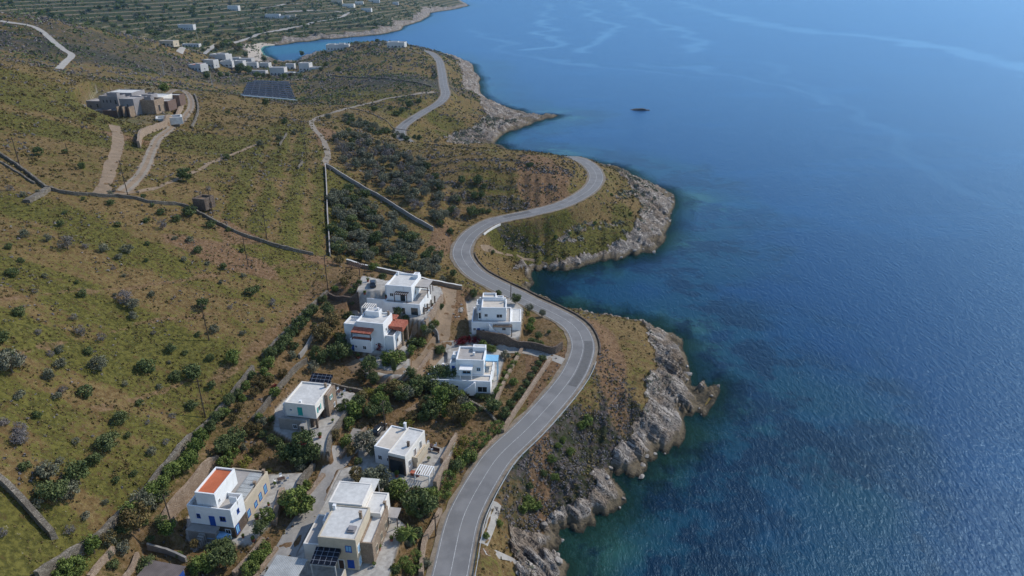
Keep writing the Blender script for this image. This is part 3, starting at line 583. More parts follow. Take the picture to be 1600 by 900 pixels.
W('retaining_wall', [(745,528),(785,534),(830,545),(862,553),(878,545)], 2.2, .5, 'brownstone', 'brown stone retaining wall below the stepped white house', 'wall', jit=.04)
W('retaining_wall', [(816,546),(800,575),(785,605),(773,634)], .8, .8, 'tanstone', 'tan garden wall nearer the blue-trimmed house, beside the road', 'wall', jit=.05)
W('retaining_wall', [(860,563),(840,592),(820,622),(800,652),(785,676)], .9, .9, 'tanstone', 'long tan garden wall nearest the coastal road', 'wall', jit=.05)
W(D_, [(712,640),(722,622),(735,613)], .8, .6, 'tanstone', 'short garden wall below the lawn of the blue-trimmed house')
W(D_, [(735,628),(755,640),(775,660)], .6, .6, 'drystone', 'curved low rockery wall under the dark hedge')
W('retaining_wall', [(713,684),(702,704),(690,724)], 1.4, .6, 'tanstone', 'tan wall right of the yard with the flat cream house', 'wall', jit=.05)
W('retaining_wall', [(701,722),(690,742),(680,764)], 1.6, .8, 'tanstone', 'tan wall stub between the yard and the road, lower piece', 'wall', jit=.05)
W('retaining_wall', [(688,800),(676,825),(663,850),(658,900)], 1.0, .8, 'tanstone', 'tan wall beside the coastal road at the bottom', 'wall', jit=.05)
W('retaining_wall', [(740,722),(760,700),(778,682)], .5, .6, 'tanstone', 'low kerb wall between round bushes and the road', 'wall', jit=.05)
W(D_, [(251,818),(270,795),(292,775),(312,752),(330,731),(342,716)], .5, .6, 'tanstone', 'stone wall on the left of the orange-roofed house')
W(D_, [(366,900),(385,880),(398,865),(413,848)], 1.0, .8, 'tanstone', 'tan wall of the garden in front of the orange-roofed house')
W(D_, [(398,905),(415,882),(433,858)], .6, .7, 'tanstone', 'low tan wall on the left edge of the lower lane')
W(D_, [(427,820),(433,795),(441,764)], .5, 1.0, 'tanstone', 'tan wall between the paved yard and the planted bed')
W(D_, [(467,762),(477,745),(490,730)], 1.0, .9, 'drystone', 'grey wall closing the paved yard behind the orange-roofed house')
W(D_, [(478,777),(492,760),(506,743)], .5, .9, 'tanstone', 'tan verge wall along the lower lane, upper part')
W('retaining_wall', [(396,660),(415,637),(430,617),(446,598),(463,578),(480,566)], 1.1, .6, 'drystone', 'light stone wall left of the house with roof solar panels', 'wall', jit=.05)
W('retaining_wall', [(516,603),(540,609),(569,615)], 1.0, .5, 'drystone', 'stone wall behind the yard of the house with roof solar panels', 'wall', jit=.04)
W('retaining_wall', [(570,617),(547,640),(530,662),(517,682),(512,710)], .7, .7, 'drystone', 'pale wall on the right edge of the yard of the solar panel house', 'wall', jit=.04)
W('retaining_wall', [(532,718),(545,700),(557,688),(572,672)], .8, .5, 'tanstone', 'tan wall between the lane and the bushes left of the cream house', 'wall', jit=.04)
W('retaining_wall', [(497,512),(487,530),(478,547),(468,560)], .9, .5, 'concrete', 'pale wall left of the red-tiled house', 'wall', jit=.03)
W('retaining_wall', [(514,464),(532,470),(562,478)], 1.4, .5, 'brownstone', 'brown wall under the bare orange garden', 'wall', jit=.04)
W('retaining_wall', [(664,504),(672,492),(683,476),(691,462)], .3, .7, 'tanstone', 'curved tan terrace wall right of the highest white house', 'wall', jit=.03)
W('retaining_wall', [(621,548),(632,538),(645,525),(652,512)], .8, .4, 'tanstone', 'stone terrace edge right of the red-tiled house', 'wall', jit=.04)
W('retaining_wall', [(664,500),(675,512),(684,524),(686,536)], .8, .4, 'concrete', 'dark-sided garden wall stepping down beside the sandy lane', 'wall', jit=.03)
W('retaining_wall', [(592,605),(628,595),(655,578),(676,560)], .6, .7, 'tanstone', 'tan wall under the sandy lane of the upper village', 'wall', jit=.05)
W(D_, [(140,905),(160,880),(178,860)], .5, .6, 'tanstone', 'low garden wall at the bottom, left of the rusty shed')
W(D_, [(195,905),(207,890),(218,875)], .5, .6, 'tanstone', 'second low garden wall at the bottom, nearer the rusty shed')
W(D_, [(232,857),(262,865),(292,878)], 1.2, .4, 'concrete', 'grey concrete wall behind the rusty shed')
W(D_, [(640,205),(605,190),(560,172),(535,168)], .4, .7, 'drystone', 'faint field wall on the second headland')
W(D_, [(676,137),(620,126),(560,122),(510,118)], 1.0, .8, 'drystone', 'dark field wall across the scrub of the second headland')
W(D_, [(218,232),(222,214),(245,204),(275,192),(284,172),(286,162)], 2.6, .9, 'tanstone', 'curved tan retaining wall below the unfinished villa')
W(D_, [(300,200),(309,180),(309,162),(304,148)], .9, .9, 'drystone', 'curved low wall outside the track of the unfinished villa')
W(D_, [(437,228),(448,210)], .8, .6, 'drystone', 'short old terrace wall in the striped green field, left one', group=None)
W(D_, [(466,264),(473,254)], .8, .6, 'drystone', 'short old terrace wall in the striped green field, right one')
# bank wall above the outer bend and parapets on the sea side of the road
RW = [np.array(p) for p in road]
def ridx(px, py, z): q = np.array(P(px, py, z)); return int(np.argmin([np.hypot(*(r[:2]-q[:2])) for r in RW]))
def roff(i0, i1, o):
    p = np.array(road[i0:i1]); t = np.gradient(p[:, :2], axis=0); t /= np.linalg.norm(t, axis=1)[:, None]; return np.c_[p[:, 0]-t[:, 1]*o, p[:, 1]+t[:, 0]*o, p[:, 2]]
i_a, i_b, i_c, i_d, i_e = ridx(703,900,9), ridx(905,560,10), ridx(741,426,12.6), ridx(722,390,13.3), ridx(745,357,14.2)
wall('road_parapet', None, .55, .4, 'brownstone', 'long low stone parapet with its shade coloured in, on the sea side of the road bend', 'wall', world=[tuple(q) for q in roff(i_b+1, i_c+8, -4.7)], jit=.03)  # dark brown stone colour carries the shade of the parapet's unlit side
wall('road_parapet', None, .55, .4, 'offwhite', 'short white parapet at the top of the tight road bend', 'wall', world=[tuple(q) for q in roff(i_d+7, i_d+14, -4.7)], jit=.02)
gp = roff(0, i_b, -4.5); gr_ = thing('guardrail', 'long steel guardrail on the sea side of the coastal road', 'guardrail', tuple(gp[0]))
g0 = gp[0]; a = MB()
for i in range(len(gp)-1):
    p0, p1 = gp[i]-g0, gp[i+1]-g0; n = len(a.v)
    for q in (p0, p1):
        for dz in (.48, .80): a.v.append((q[0], q[1], q[2]+dz)); a.v.append((q[0]-.07, q[1], q[2]+dz))
    a.f += [(n, n+4, n+6, n+2), (n+1, n+3, n+7, n+5), (n+2, n+6, n+7, n+3), (n, n+1, n+5, n+4)]
a.build('rail', 'metal', gr_)
pm = MB().box(-.06, -.05, -.6, .06, .05, .78).build('post', 'metal', gr_); pm.location = (0.08, 0, 0)
for i in range(2, len(gp)-1, 2):
    c = pm.copy(); S.collection.objects.link(c); c.parent = gr_; c.location = tuple(gp[i]-g0+np.array([.08, 0, 0]))
# ------------------------------------------------------------------ house kit (local frame: x right along the front, y back, z up)
def ringbox(m, x0, y0, z0, x1, y1, z1, par, th):
    m.box(x0, y0, z0, x1, y1, z1-par)
    m.box(x0, y0, z1-par, x1, y0+th, z1).box(x0, y1-th, z1-par, x1, y1, z1).box(x0, y0+th, z1-par, x0+th, y1-th, z1).box(x1-th, y0+th, z1-par, x1, y1-th, z1)
def block(o, x0, y0, z0, x1, y1, z1, wm='white', rm='roofwhite', par=.45, th=.28, name='wall', label=None):
    m = MB(); ringbox(m, x0, y0, z0, x1, y1, z1, par, th); wl = m.build(name, wm, o, bevel=.03 if wm != 'brownstone' else 0)
    if label: wl['label'] = label
    r = MB().box(x0+th+.01, y0+th+.01, z1-par+.005, x1-th-.01, y1-th-.01, z1-par+.03).build('roof', rm, o)
    return wl
def open_(o, face, a, z, w_, h, at, kind='window', fm='white', pm='glass', shut=None):
    """a window or door on a wall face: f/b at y=at, r/l at x=at"""
    def bx(m, u0, u1, z0, z1, d0, d1):
        if face == 'f': m.box(u0, at-d1, z0, u1, at-d0, z1)
        elif face == 'b': m.box(u0, at+d0, z0, u1, at+d1, z1)
        elif face == 'r': m.box(at+d0, u0, z0, at+d1, u1, z1)
        else: m.box(at-d1, u0, z0, at-d0, u1, z1)
    m = MB(); t = .09
    bx(m, a-w_/2-t, a-w_/2, z-t, z+h+t, -.02, .07); bx(m, a+w_/2, a+w_/2+t, z-t, z+h+t, -.02, .07); bx(m, a-w_/2, a+w_/2, z+h, z+h+t, -.02, .07)
    if kind == 'window': bx(m, a-w_/2-.12, a+w_/2+.12, z-t, z, -.02, .12); bx(m, a-.03, a+.03, z, z+h, .012, .05)
    f = m.build(kind, fm, o); m = MB(); bx(m, a-w_/2, a+w_/2, z, z+h, -.02, .01); m.build('pane' if kind == 'window' else 'door_leaf', pm, f)
    if shut:
        m = MB()
        for s_ in (-1, 1): c = a+s_*(w_/2+w_*.27+.05); bx(m, c-w_*.25, c+w_*.25, z-.03, z+h+.03, .005, .06)
        m.build('shutters', shut, f)
def pergola(o, x0, y0, x1, y1, zb, zt, mat='wood', n=5, posts=((0, 0), (1, 0)), cover=None, name='pergola', slope=0):
    m = MB()
    for px_, py_ in posts:
        x = x0+.1+(x1-x0-.2)*px_; y = y0+.1+(y1-y0-.2)*py_; m.box(x-.09, y-.09, zb, x+.09, y+.09, zt)
    m.box(x0, y0, zt, x1, y0+.14, zt+.16).box(x0, y1-.14, zt+slope, x1, y1, zt+.16+slope)
    for i in range(n): x = x0+.1+(x1-x0-.3)*i/(n-1); m.box(x, y0+.001, zt+.163, x+.15, y1-.001, zt+.30, (0, 0, slope, slope))
    g = m.build(name, mat, o)
    if cover: MB().box(x0-.1, y0-.1, zt+.32, x1+.1, y1+.1, zt+.38, (0, 0, slope, slope)).build('cover', cover, g)
    return g
def chimney(o, x, y, z, h=.9, w_=.45, mat='white'):
    c = MB().box(x, y, z-.3, x+w_, y+w_, z+h).box(x-.06, y-.06, z+h+.12, x+w_+.06, y+w_+.06, z+h+.2).box(x+.03, y+.03, z+h, x+.12, y+.12, z+h+.12).box(x+w_-.12, y+w_-.12, z+h, x+w_-.03, y+w_-.03, z+h+.12); return c.build('chimney', mat, o)
def stair(o, x0, x1, y0, z0, z1, wd=1.1, mat='white', n=9):
    m = MB()
    for i in range(n): a = x0+(x1-x0)*i/n; b = x0+(x1-x0)*(i+1)/n; m.box(min(a, b), y0-wd, z0, max(a, b), y0-.003, z0+(z1-z0)*(i+1)/n)
    w2 = m.build('staircase', mat, o); q = MB(); q.prism([(x0, 0), (x1, 0), (x1, 1)], 0, 1); q.v = [(x, y0-wd-.12+.12*(k > 2), z0+(z1-z0+.5)*(y)+(.35 if x == x0 and y == 0 else 0)*0) for k, (x, y, _) in enumerate(q.v)]
    q.build('stair_parapet', mat, w2)
def base_at(px, py, ztop, zb): x, y, _ = P(px, py, ztop); return (x, y, zb)
# highest white house -----------------------------------------------
o = thing('white_house', 'highest white house with timber pergolas above a big curved terrace', 'house', base_at(603,445,27,19.4), -11)
block(o, 0, 0, 3.0, 7.2, 8.6, 7.6); block(o, 5.6, 6.2, 7.0, 7.1, 8.2, 8.4, par=.1); block(o, -1.6, 3, 3.0, -.03, 6.5, 6.0)
block(o, -.2, -1.9, 0, 10.0, 8.2, 3.4, rm='roofgrey', par=.35, name='terrace_wall'); block(o, -5.5, -1.2, 0, -.2, -.9, 3.6, par=.1, th=.1, name='terrace_wall')
pergola(o, 2.7, -1.7, 6.4, -.02, 3.1, 5.7, n=7); pergola(o, 7.25, 3.2, 10.8, 8.0, 3.1, 6.0, n=7, posts=((1, 0), (1, .5), (1, 1)), cover='roofgrey'); pergola(o, 2.4, 8.65, 6.0, 10.5, 3, 7.2, n=6, posts=((0, 1), (1, 1)))
open_(o, 'f', 1.4, 4.3, .9, .9, 0); open_(o, 'f', 4.6, 3.1, 1.4, 2.0, 0, 'door', pm='glass'); open_(o, 'r', 3.0, 4.0, .9, 1.4, 7.2); open_(o, 'f', 2.5, 1.2, .7, .8, -1.9); open_(o, 'f', 5.3, 0.1, .9, 1.9, -1.9, 'door', pm='glass'); open_(o, 'f', 8.4, .1, 2.0, 2.2, -1.9, 'door', pm='glass'); open_(o, 'r', 2, .6, 1.0, 1.2, 10.0); open_(o, 'l', 5, 4.2, .8, .8, 0)
for x, y in ((10.6, -1.2), (10.9, 1.0), (11.2, 3.6), (11.5, 6.0)): MB().box(x, y, 0, x+.35, y+.35, 2.3).build('pillar', 'brownstone', o)
chimney(o, .4, 7.6, 7.2)
# red-tiled white house ---------------------------------------------
o = thing('white_house', 'white house with red-tiled lean-to roofs and a brick pergola, second highest in the village', 'house', base_at(556,502,23.6,15.8), -12)
block(o, 0, 0, 0, 7.3, 6.4, 7.8); block(o, .8, 4.2, 7.3, 4.6, 6.3, 8.8, par=.2); block(o, -4.0, 1.0, 0, -.03, 5.5, 6.3, rm='roofwhite'); block(o, -1.2, -1.9, 0, 4.4, -.02, 3.6, rm='tiles', par=.1, name='porch_wall')
pergola(o, -.6, -2.1, 4.6, -.05, 3.6, 5.4, n=8, slope=.5, cover='tiles', name='tiled_porch'); pergola(o, -1.0, 5.8, 2.2, 8.6, 6.2, 8.6, n=6, posts=((0, 0), (1, 0), (0, 1), (1, 1)), mat='offwhite')
block(o, 7.33, .6, 0, 9.6, 6.2, 4.2, rm='roofgrey'); MB().box(7.2, 3.2, 5.6, 11.2, 7.4, 5.85, (-.9, -1.6, -1.3, 0)).build('tiled_roof', 'tiles', o); MB().box(4.0, 6.5, 5.9, 8.0, 9.2, 6.1, (0, -.5, -.5, 0)).build('tiled_roof', 'tiles', o)
for x, y in ((10.7, 3.4), (10.7, 7.0)): MB().box(x, y, -1, x+.4, y+.4, 5).build('pillar', 'tanstone', o)
open_(o, 'f', .3, 1.2, .5, .6, -1.9); open_(o, 'f', 2.6, 1.0, .8, .9, -1.9); open_(o, 'f', -.6, .1, .7, 1.9, -1.9, 'door', pm='blue'); open_(o, 'r', 1.8, 4.9, .6, .9, 7.3); open_(o, 'r', 4.6, 4.6, .7, 1.0, 7.3); open_(o, 'f', 5.8, 1.2, .8, 1.0, 0); open_(o, 'r', 3, 1.2, 1.0, 1.2, 9.6)
chimney(o, 3.6, 5.4, 8.3, .8); chimney(o, 6.4, 5.4, 7.5, .9, mat='tanstone')
# stepped white house -----------------------------------------------
o = thing('white_house', 'stepped white house with outside stairs nearest the road bend', 'house', base_at(752,481,20,12.4), -1)
block(o, 0, 0, 3.6, 6.9, 5.6, 7.7, rm='roofbeige', par=.6); block(o, 0, 5.63, 3.6, 3.9, 8.6, 8.2, rm='roofbeige', par=.6); block(o, 3.93, 5.63, 3.6, 6.0, 7.2, 8.0, rm='roofwhite')
block(o, -2.7, -1.6, 0, 8.2, 7.8, 4.0, rm='roofgrey', par=.4, name='terrace_wall'); block(o, -1.6, 3.5, 4.0, -.03, 7.2, 6.8); block(o, -1.0, .4, 3.6, -.03, 2.5, 6.5); block(o, 8.23, 1.0, 0, 11.0, 9.0, 2.8, rm='roofwhite', par=.2, name='terrace_wall')
m = MB(); m.box(3.3, -2.9, 3.05, 8.6, -1.61, 3.2)
for i in range(14): m.box(3.4+i*.39, -2.9, 3.2, 3.46+i*.39, -2.84, 4.0)
m.box(3.3, -2.92, 4.0, 8.6, -2.82, 4.08).box(8.35, -2.8, 0, 8.6, -2.55, 3.05); m.build('balcony', 'brownstone', o)
stair(o, 5.6, -.2+2.4, -1.6, 0, 3.4); open_(o, 'f', 1.3, 4.9, .8, .8, 0); open_(o, 'f', 5.0, 4.6, 1.5, 1.0, 0); open_(o, 'f', -1.9, 1.4, .6, .7, -1.6); open_(o, 'f', -.8, .1, .8, 2.0, -1.6, 'door', pm='blue'); open_(o, 'f', .6, 1.2, .5, .5, -1.6)
open_(o, 'f', 6.3, 1.5, .9, .7, -1.6); open_(o, 'f', -.5, 4.1, .6, 1.8, .4, 'door', pm='glass'); open_(o, 'r', 2.6, 4.6, .8, 1.1, 6.9); open_(o, 'r', 6.4, 4.7, .7, .9, 6.0)
chimney(o, 6.2, 4.4, 7.4, .9); chimney(o, -.8, 6.2, 6.6, .9)
# blue-trimmed house -------------------------------------------------
o = thing('white_house', 'white house with light blue pergola and blue windows beside a red bougainvillea', 'house', base_at(712,561,18.2,10.5), -4)
block(o, 0, 0, 3.4, 6.9, 6.6, 7.6, rm='roofgrey', par=.5); block(o, 3.6, 5.0, 7.1, 6.9, 6.6, 8.3, rm='roofwhite', par=.1); block(o, -1.7, .8, 3.4, -.03, 5.2, 6.0); block(o, -1.3, 3.2, 5.9, -.05, 5.0, 7.0, par=.2)
block(o, -7, -3.0, 0, 8.8, -.02, 3.5, rm='roofbeige', par=.35, name='terrace_wall'); block(o, 0.5, -.01, 0, 8.8, 8.0, 3.38, rm='roofbeige', par=.2, name='terrace_wall')
pergola(o, 1.2, -2.3, 4.2, -.04, 3.4, 5.8, mat='white', n=6, posts=((0, 0), (1, 0)), cover='white'); pergola(o, 7.0, 3.2, 10.0, 6.0, 0, 5.3, mat='lblue', n=6, posts=((1, 0), (1, 1)), cover='lblue')
stair(o, 1.2, 5.2, -3.0, 0, 3.3); open_(o, 'f', 2.6, 3.7, 1.9, 1.6, 0, fm='lblue'); open_(o, 'f', 5.6, 4.6, .8, .8, 0, fm='lblue'); open_(o, 'l', 2.4, 3.9, .9, 1.6, -1.7, pm='blue', fm='lblue'); open_(o, 'f', -.8, 3.5, .8, 1.8, .8, 'door', pm='blue')
open_(o, 'f', .4, .1, .9, 1.9, -3.0, 'door', pm='glass'); open_(o, 'f', 6.8, .4, 2.2, 1.5, -3.0, pm='glass'); open_(o, 'r', 2, 4.3, .8, 1.0, 6.9, fm='lblue'); chimney(o, 3.9, 3.0, 7.1, .6)
oc = thing('outbuilding', 'small white outbuilding left of the blue-trimmed house', 'shed', base_at(676,583,13.2,10.4), 0); block(oc, 0, 0, 0, 4.2, 3.2, 3.0, par=.2); block(oc, 3.2, .4, 2.9, 4.6, 2.0, 4.0, par=.1); open_(oc, 'f', 1.2, .1, .8, 1.9, 0, 'door', pm='blue'); open_(oc, 'r', 1.5, 1.2, .7, .7, 4.2); chimney(oc, 2.2, 2.6, 2.9, .8)
# beige house with solar panels -------------------------------------
o = thing('beige_house', 'beige house with solar panels on its flat roof and turquoise shutters', 'house', base_at(444,629,21.0,15.2), -10)
block(o, 0, 0, 2.4, 7.0, 8.4, 5.9, wm='offwhite', rm='roofwhite', par=.35); block(o, 0, .2, 0, 6.0, 8.3, 2.4, wm='brownstone', par=.05, name='stone_base'); block(o, 7.02, 4.4, 0, 7.8, 8.6, 5.6, wm='tanstone', par=.2, name='stone_tower')
MB().box(6.6, 0, 0, 7.0, .4, 2.4).build('pillar', 'brownstone', o); MB().box(6.4, 3.8, 0, 7.0, 4.3, 5.6).build('pillar', 'brownstone', o)
m = MB(); m.box(-1, -1.6, 0, 5.4, -.01, 2.3).box(-1, -1.65, 2.3, 5.4, -1.45, 2.9); m.build('front_terrace', 'concrete', o); m = MB(); m.box(4.4, -3.0, 0, 4.7, -1.66, 2.2).box(5.2, -3.0, 0, 5.5, -1.66, 2.2).box(4.4, -3.0, 2.2, 5.5, -1.66, 2.5); m.build('porch', 'concrete', o)
mm = MB(); mm.prism([(-1.8, 0), (-.03, 0), (-.03, 1.0)], 0, 1); mm.v = [(x, 2.0+2.6*k3, 0.3+(3.6 if x > -1 else 1.2)+y*1.1-(3.8 if kk in (0, 1, 2) and False else 0)) for kk, ((x, y, k3)) in enumerate(mm.v)]; mm.build('side_roof', 'white', o)
block(o, -1.7, 2.0, 0, -.03, 7.0, 3.9, wm='white', par=.2)
open_(o, 'f', 1.3, 3.9, .45, .5, 0, pm='glass'); open_(o, 'f', 3.4, 2.9, .9, 2.0, 0, 'door', pm='teal', fm='teal'); open_(o, 'r', 1.6, 3.5, .9, 1.2, 7.0, shut='teal'); open_(o, 'r', 6, 3.7, .6, .9, 7.8, shut='teal'); open_(o, 'r', 7.2, .9, .6, 1.0, 7.8); open_(o, 'f', 2.6, .6, .8, .9, -1.6)
sp = MB()
for j in range(4):
    for i in range(2): sp.box(1.5+j*1.25, 8.7+i*1.15, 5.6+i*.55, 2.68+j*1.25, 9.78+i*1.15, 5.66+i*.55, (0, 0, .52, .52))
s1 = sp.build('solar_panel', 'pv', o); m = MB(); [m.box(x, 9.6, 5.0, x+.08, 9.7, 6.1) for x in (1.6, 3.9, 6.3)]; m.box(1.45, 8.6, 5.3, 6.6, 8.68, 5.55).build('mounting_frame', 'metal', s1)
chimney(o, 5.9, 7.2, 5.5, .9, mat='tanstone'); chimney(o, 3.1, .6, 5.4, .6)
# flat cream house ---------------------------------------------------
o = thing('cream_house', 'flat-roofed cream house with a dark open porch, right of the lane', 'house', base_at(584,695,16.2,11.6), -19)
block(o, 0, .0, 0, 4.1, 7.6, 4.3, wm='white', rm='roofbeige', par=.25); block(o, 4.13, -1.6, 0, 8.0, 7.5, 4.9, wm='offwhite', rm='roofwhite', par=.25, name='wall'); m = MB(); m.box(4.4, -1.66, .1, 7.6, -1.55, 3.6); m.build('painted_porch_shade', M['glass'], o)  # dark flat panel on the wall stands for shade inside the open porch
m = MB(); m.box(4.2, -1.75, 0, 4.45, -1.61, 4.2).box(7.6, -1.75, 0, 7.95, -1.61, 4.2).box(4.45, -1.75, 3.5, 7.6, -1.61, 4.2); m.build('porch', 'brownstone', o)
m = MB(); m.box(8.03, 1.2, 1.6, 9.3, 6.8, 1.8).box(9.15, 1.2, 1.8, 9.3, 6.8, 2.7).box(8.03, 1.2, 1.8, 9.15, 1.35, 2.7).box(8.1, 1.4, 0, 8.9, 6.6, 1.6); m.build('balcony', M['beige'], o)
open_(o, 'f', 1.2, 1.2, .8, 1.0, 0); open_(o, 'f', 3.1, 1.2, .5, .8, 0); open_(o, 'r', 2.6, 2.0, .8, 1.7, 8.0, pm='brick'); open_(o, 'r', 5.2, 2.0, .8, 1.7, 8.0, pm='glass'); open_(o, 'r', .0, 1.4, .7, 1.3, 8.0, pm='glass'); chimney(o, 6.8, 1.6, 4.6, 1.0, mat='brownstone'); chimney(o, 3.2, 7.2, 4.0, 1.6)
# orange-roofed house ------------------------------------------------
o = thing('white_house', 'white house with orange flat roof and blue windows', 'house', base_at(291,789,19.6,13.0), -9)
block(o, 0, 0, 2.5, 8.3, 4.2, 6.6, rm='roofgrey', par=.9, th=.22); block(o, 1.6, .7, 5.7, 5.4, 7.6, 9.1, rm='orange', par=.35); block(o, .2, .15, 0, 8.28, 4.0, 2.5, wm='brownstone', par=.02, name='stone_base')
block(o, 1.0, 4.23, 0, 8.3, 13.0, 4.4, wm='beige', rm='roofgrey', par=.3, name='rear_wing'); block(o, 6.9, 2.2, 5.7, 8.3, 2.5, 7.4, par=.1, th=.1)
m = MB()
for i in range(7): m.box(5.45, 4.5+i*1.05, 4.55+i*.02, 7.9, 5.5+i*1.05, 4.62+i*.02)
m.build('sheet_roof', 'corr', o); m = MB(); m.box(0, -1.7, 2.15, 5.6, -.01, 2.45).box(.2, -1.5, -.2, 5.4, -.2, 2.15); m.build('front_terrace', 'concrete', o)
m = MB()
for i in range(8): m.box(2.6-i*.1, -2.0-i*.42, -.1, 3.7-i*.1, -1.6-i*.42, 2.2-i*.27)
m.build('staircase', 'concrete', o)
open_(o, 'f', 1.9, 4.0, .5, .8, 0, fm='blue'); open_(o, 'f', 4.4, 2.5, .9, 2.1, 0, 'door', fm='blue', pm='blue'); open_(o, 'f', 6.5, 3.9, .9, .9, 0, fm='blue'); open_(o, 'f', 6.9, .9, .9, .9, .15, fm='white'); open_(o, 'r', 2.0, 4.2, .5, .8, 8.3, fm='blue'); open_(o, 'r', .9, .7, .9, 1.6, 8.3, pm='lblue', fm='blue')
for y, h in ((4.9, 1.3), (7.4, 1.0), (9.2, 1.4), (11.2, 1.7)): open_(o, 'r', y, .8, .8, h, 8.3, pm='lblue', fm='blue')
open_(o, 'r', 1.6, 6.6, .4, .7, 5.4); chimney(o, .5, 3.4, 6.5, .8); chimney(o, 7.6, 12.2, 4.2, .8, mat='tanstone'); chimney(o, 7.6, 8.8, 4.2, .8, mat='tanstone')
# big beige house at the bottom -------------------------------------
o = thing('beige_house', 'largest beige house, on the lower lane, with white flat roofs on several levels', 'house', base_at(496,840,18.6,11.9), -7)
block(o, 0, 0, 0, 6.6, 7.8, 6.9, wm='beige', rm='roofwhite', par=.2); block(o, -1.0, 7.83, 0, 5.2, 13.5, 7.2, wm='offwhite', rm='roofwhite', par=.12); block(o, 6.63, 1.6, 0, 8.8, 10.8, 4.8, wm='tanstone', rm='roofwhite', par=.3, name='stone_wing'); block(o, 5.23, 7.83, 0, 8.4, 13.2, 5.6, wm='offwhite', rm='roofwhite', par=.2)
block(o, -3.2, .8, 0, -.03, 7.8, 4.2, wm='offwhite', rm='roofgrey', par=.1); block(o, -1.2, 5.0, 4.1, -.05, 7.0, 5.6, wm='white', par=.1); MB().box(1.6, 14, 4.6, 5.2, 17.6, 4.75).build('rear_canopy', 'roofwhite', o)
m = MB(); [m.box(x, y, 0, x+.15, y+.15, 4.6) for x in (1.7, 4.9) for y in (14.1, 17.3)]; m.build('canopy_posts', 'metal', o); MB().box(3.9, 13.6, 3.0, 6.4, 15.4, 3.08).build('blue_awning', 'blue', o)
pergola(o, -.4, -3.1, 3.9, -.05, 0, 3.7, mat='metal', n=5, posts=((0, 0), (1, 0)), slope=.7, name='solar_canopy'); sp = MB()
for j in range(5): sp.box(-.4+j*.87, -3.1, 4.03, .42+j*.87, -.1, 4.08, (0, 0, .7, .7))
sp.build('solar_panel', 'pv', o)
open_(o, 'f', 5.2, 4.2, .9, 1.2, 0, pm='lblue', fm='blue'); open_(o, 'f', 5.3, .6, 1.0, 1.6, 0, pm='blue', fm='blue'); open_(o, 'f', 3.6, .1, .9, 2.0, 0, 'door', pm='wood'); open_(o, 'r', .9, 3.6, .8, 1.4, 6.6, pm='lblue', fm='white'); open_(o, 'r', .9, .7, .8, 1.4, 6.6, pm='lblue')
for y in (3.4, 6.2, 8.8): open_(o, 'r', y, 1.2, .8, 1.5, 8.8, pm='glass', fm='beige')
m = MB(); m.box(4.5, 1.6, 6.75, 5.9, 3.0, 7.1).box(4.7, 1.8, 7.1, 5.7, 2.8, 7.3); m.build('skylight', 'cement', o); chimney(o, 5.6, 5.0, 6.7, 1.3, mat='tanstone'); chimney(o, .3, 6.6, 6.7, .8); chimney(o, 8.2, 10.2, 4.6, 1.2, mat='tanstone')
block(o, 5.0, -5.5, 0, 5.25, -2.2, 2.6, wm='beige', par=.05, th=.05, name='garden_wall')
oc = thing('carport', 'carport with grey corrugated roof at the bottom edge', 'carport', (*P(441,893,15)[:2], 11.8), -10)
m = MB(); m.box(-2.6, -3.5, 3.1, 3.0, 3.2, 3.2); m.build('corrugated_roof', 'corr', oc); m = MB(); [m.box(x, y, 0, x+.15, y+.15, 3.1) for x in (-2.4, 2.7) for y in (-3, 0, 2.9)]; m.build('posts', 'metal', oc)
oc = thing('shade_canopy', 'flat grey canopy beside the stone wing of the largest house', 'canopy', (*P(607,800,14.5)[:2], 11.5), -8)
MB().box(-1.8, -1.2, 2.8, 2.0, 1.4, 2.92).build('canopy_roof', 'roofgrey', oc); m = MB(); [m.box(x, y, 0, x+.14, y+.14, 2.8) for x in (-1.7, 1.8) for y in (-1.1, 1.2)]; m.build('posts', 'wood', oc)
oc = thing('shed', 'long shed with rusty brown sheet roof and blue end at the bottom', 'shed', (*P(250,893,16)[:2], 13.3), -12)
m = MB(); m.box(-3.2, -4, 2.5, 3.4, 1.9, 2.62); m.build('sheet_roof', 'corrdark', oc); block(oc, -3.0, -4, 0, 3.1, 1.7, 2.48, wm='drystone', par=.05, th=.05); MB().box(3.11, -4, 0, 3.2, 1.4, 2.4).build('blue_end', 'blue', oc)
# stone hut -----------------------------------------------------------
g = G(303, 326); oc = thing('stone_hut', 'small ruined stone hut beside the long hillside wall', 'hut', (g[0], g[1], g[2]-.3), -16)
block(oc, 0, 0, 0, 4.4, 4.6, 3.6, wm='brownstone', rm='dirt', par=.7, th=.5); open_(oc, 'r', 2.4, .2, .9, 1.7, 4.4, 'door', fm='wood', pm='glass')
# unfinished grey villa ---------------------------------------------
k0 = P(135, 163, 46.5); o = thing('unfinished_villa', 'large unfinished villa of grey render and red brick on the hill', 'building', (k0[0], k0[1], 42.5), -6); o.scale = (.82, .9, 1.08)
block(o, 0, 0, 0, 9.5, 10, 5.2, wm='cement', rm='roofgrey'); block(o, 9.53, -1, 0, 21, 6, 7.6, wm='cement', rm='roofgrey', par=.8); block(o, 26, -6.5, 0, 34.5, 3, 7.4, wm='cement', rm='roofgrey'); block(o, 21.03, 0, 0, 25.97, 8, 3.6, wm='cement', rm='roofwhite')
block(o, 6, 10.03, 0, 22, 22, 7.6, wm='cement', rm='roofwhite', par=.3); block(o, 22.03, 8.1, 0, 38, 24, 5.6, wm='offwhite', rm='roofwhite', par=.3); block(o, 34.53, -1, 0, 43, 8, 6.2, wm='tanstone', rm='roofgrey', par=1.2); block(o, 34, 24.1, 0, 42, 30, 5.0, wm='brick', rm='roofwhite')
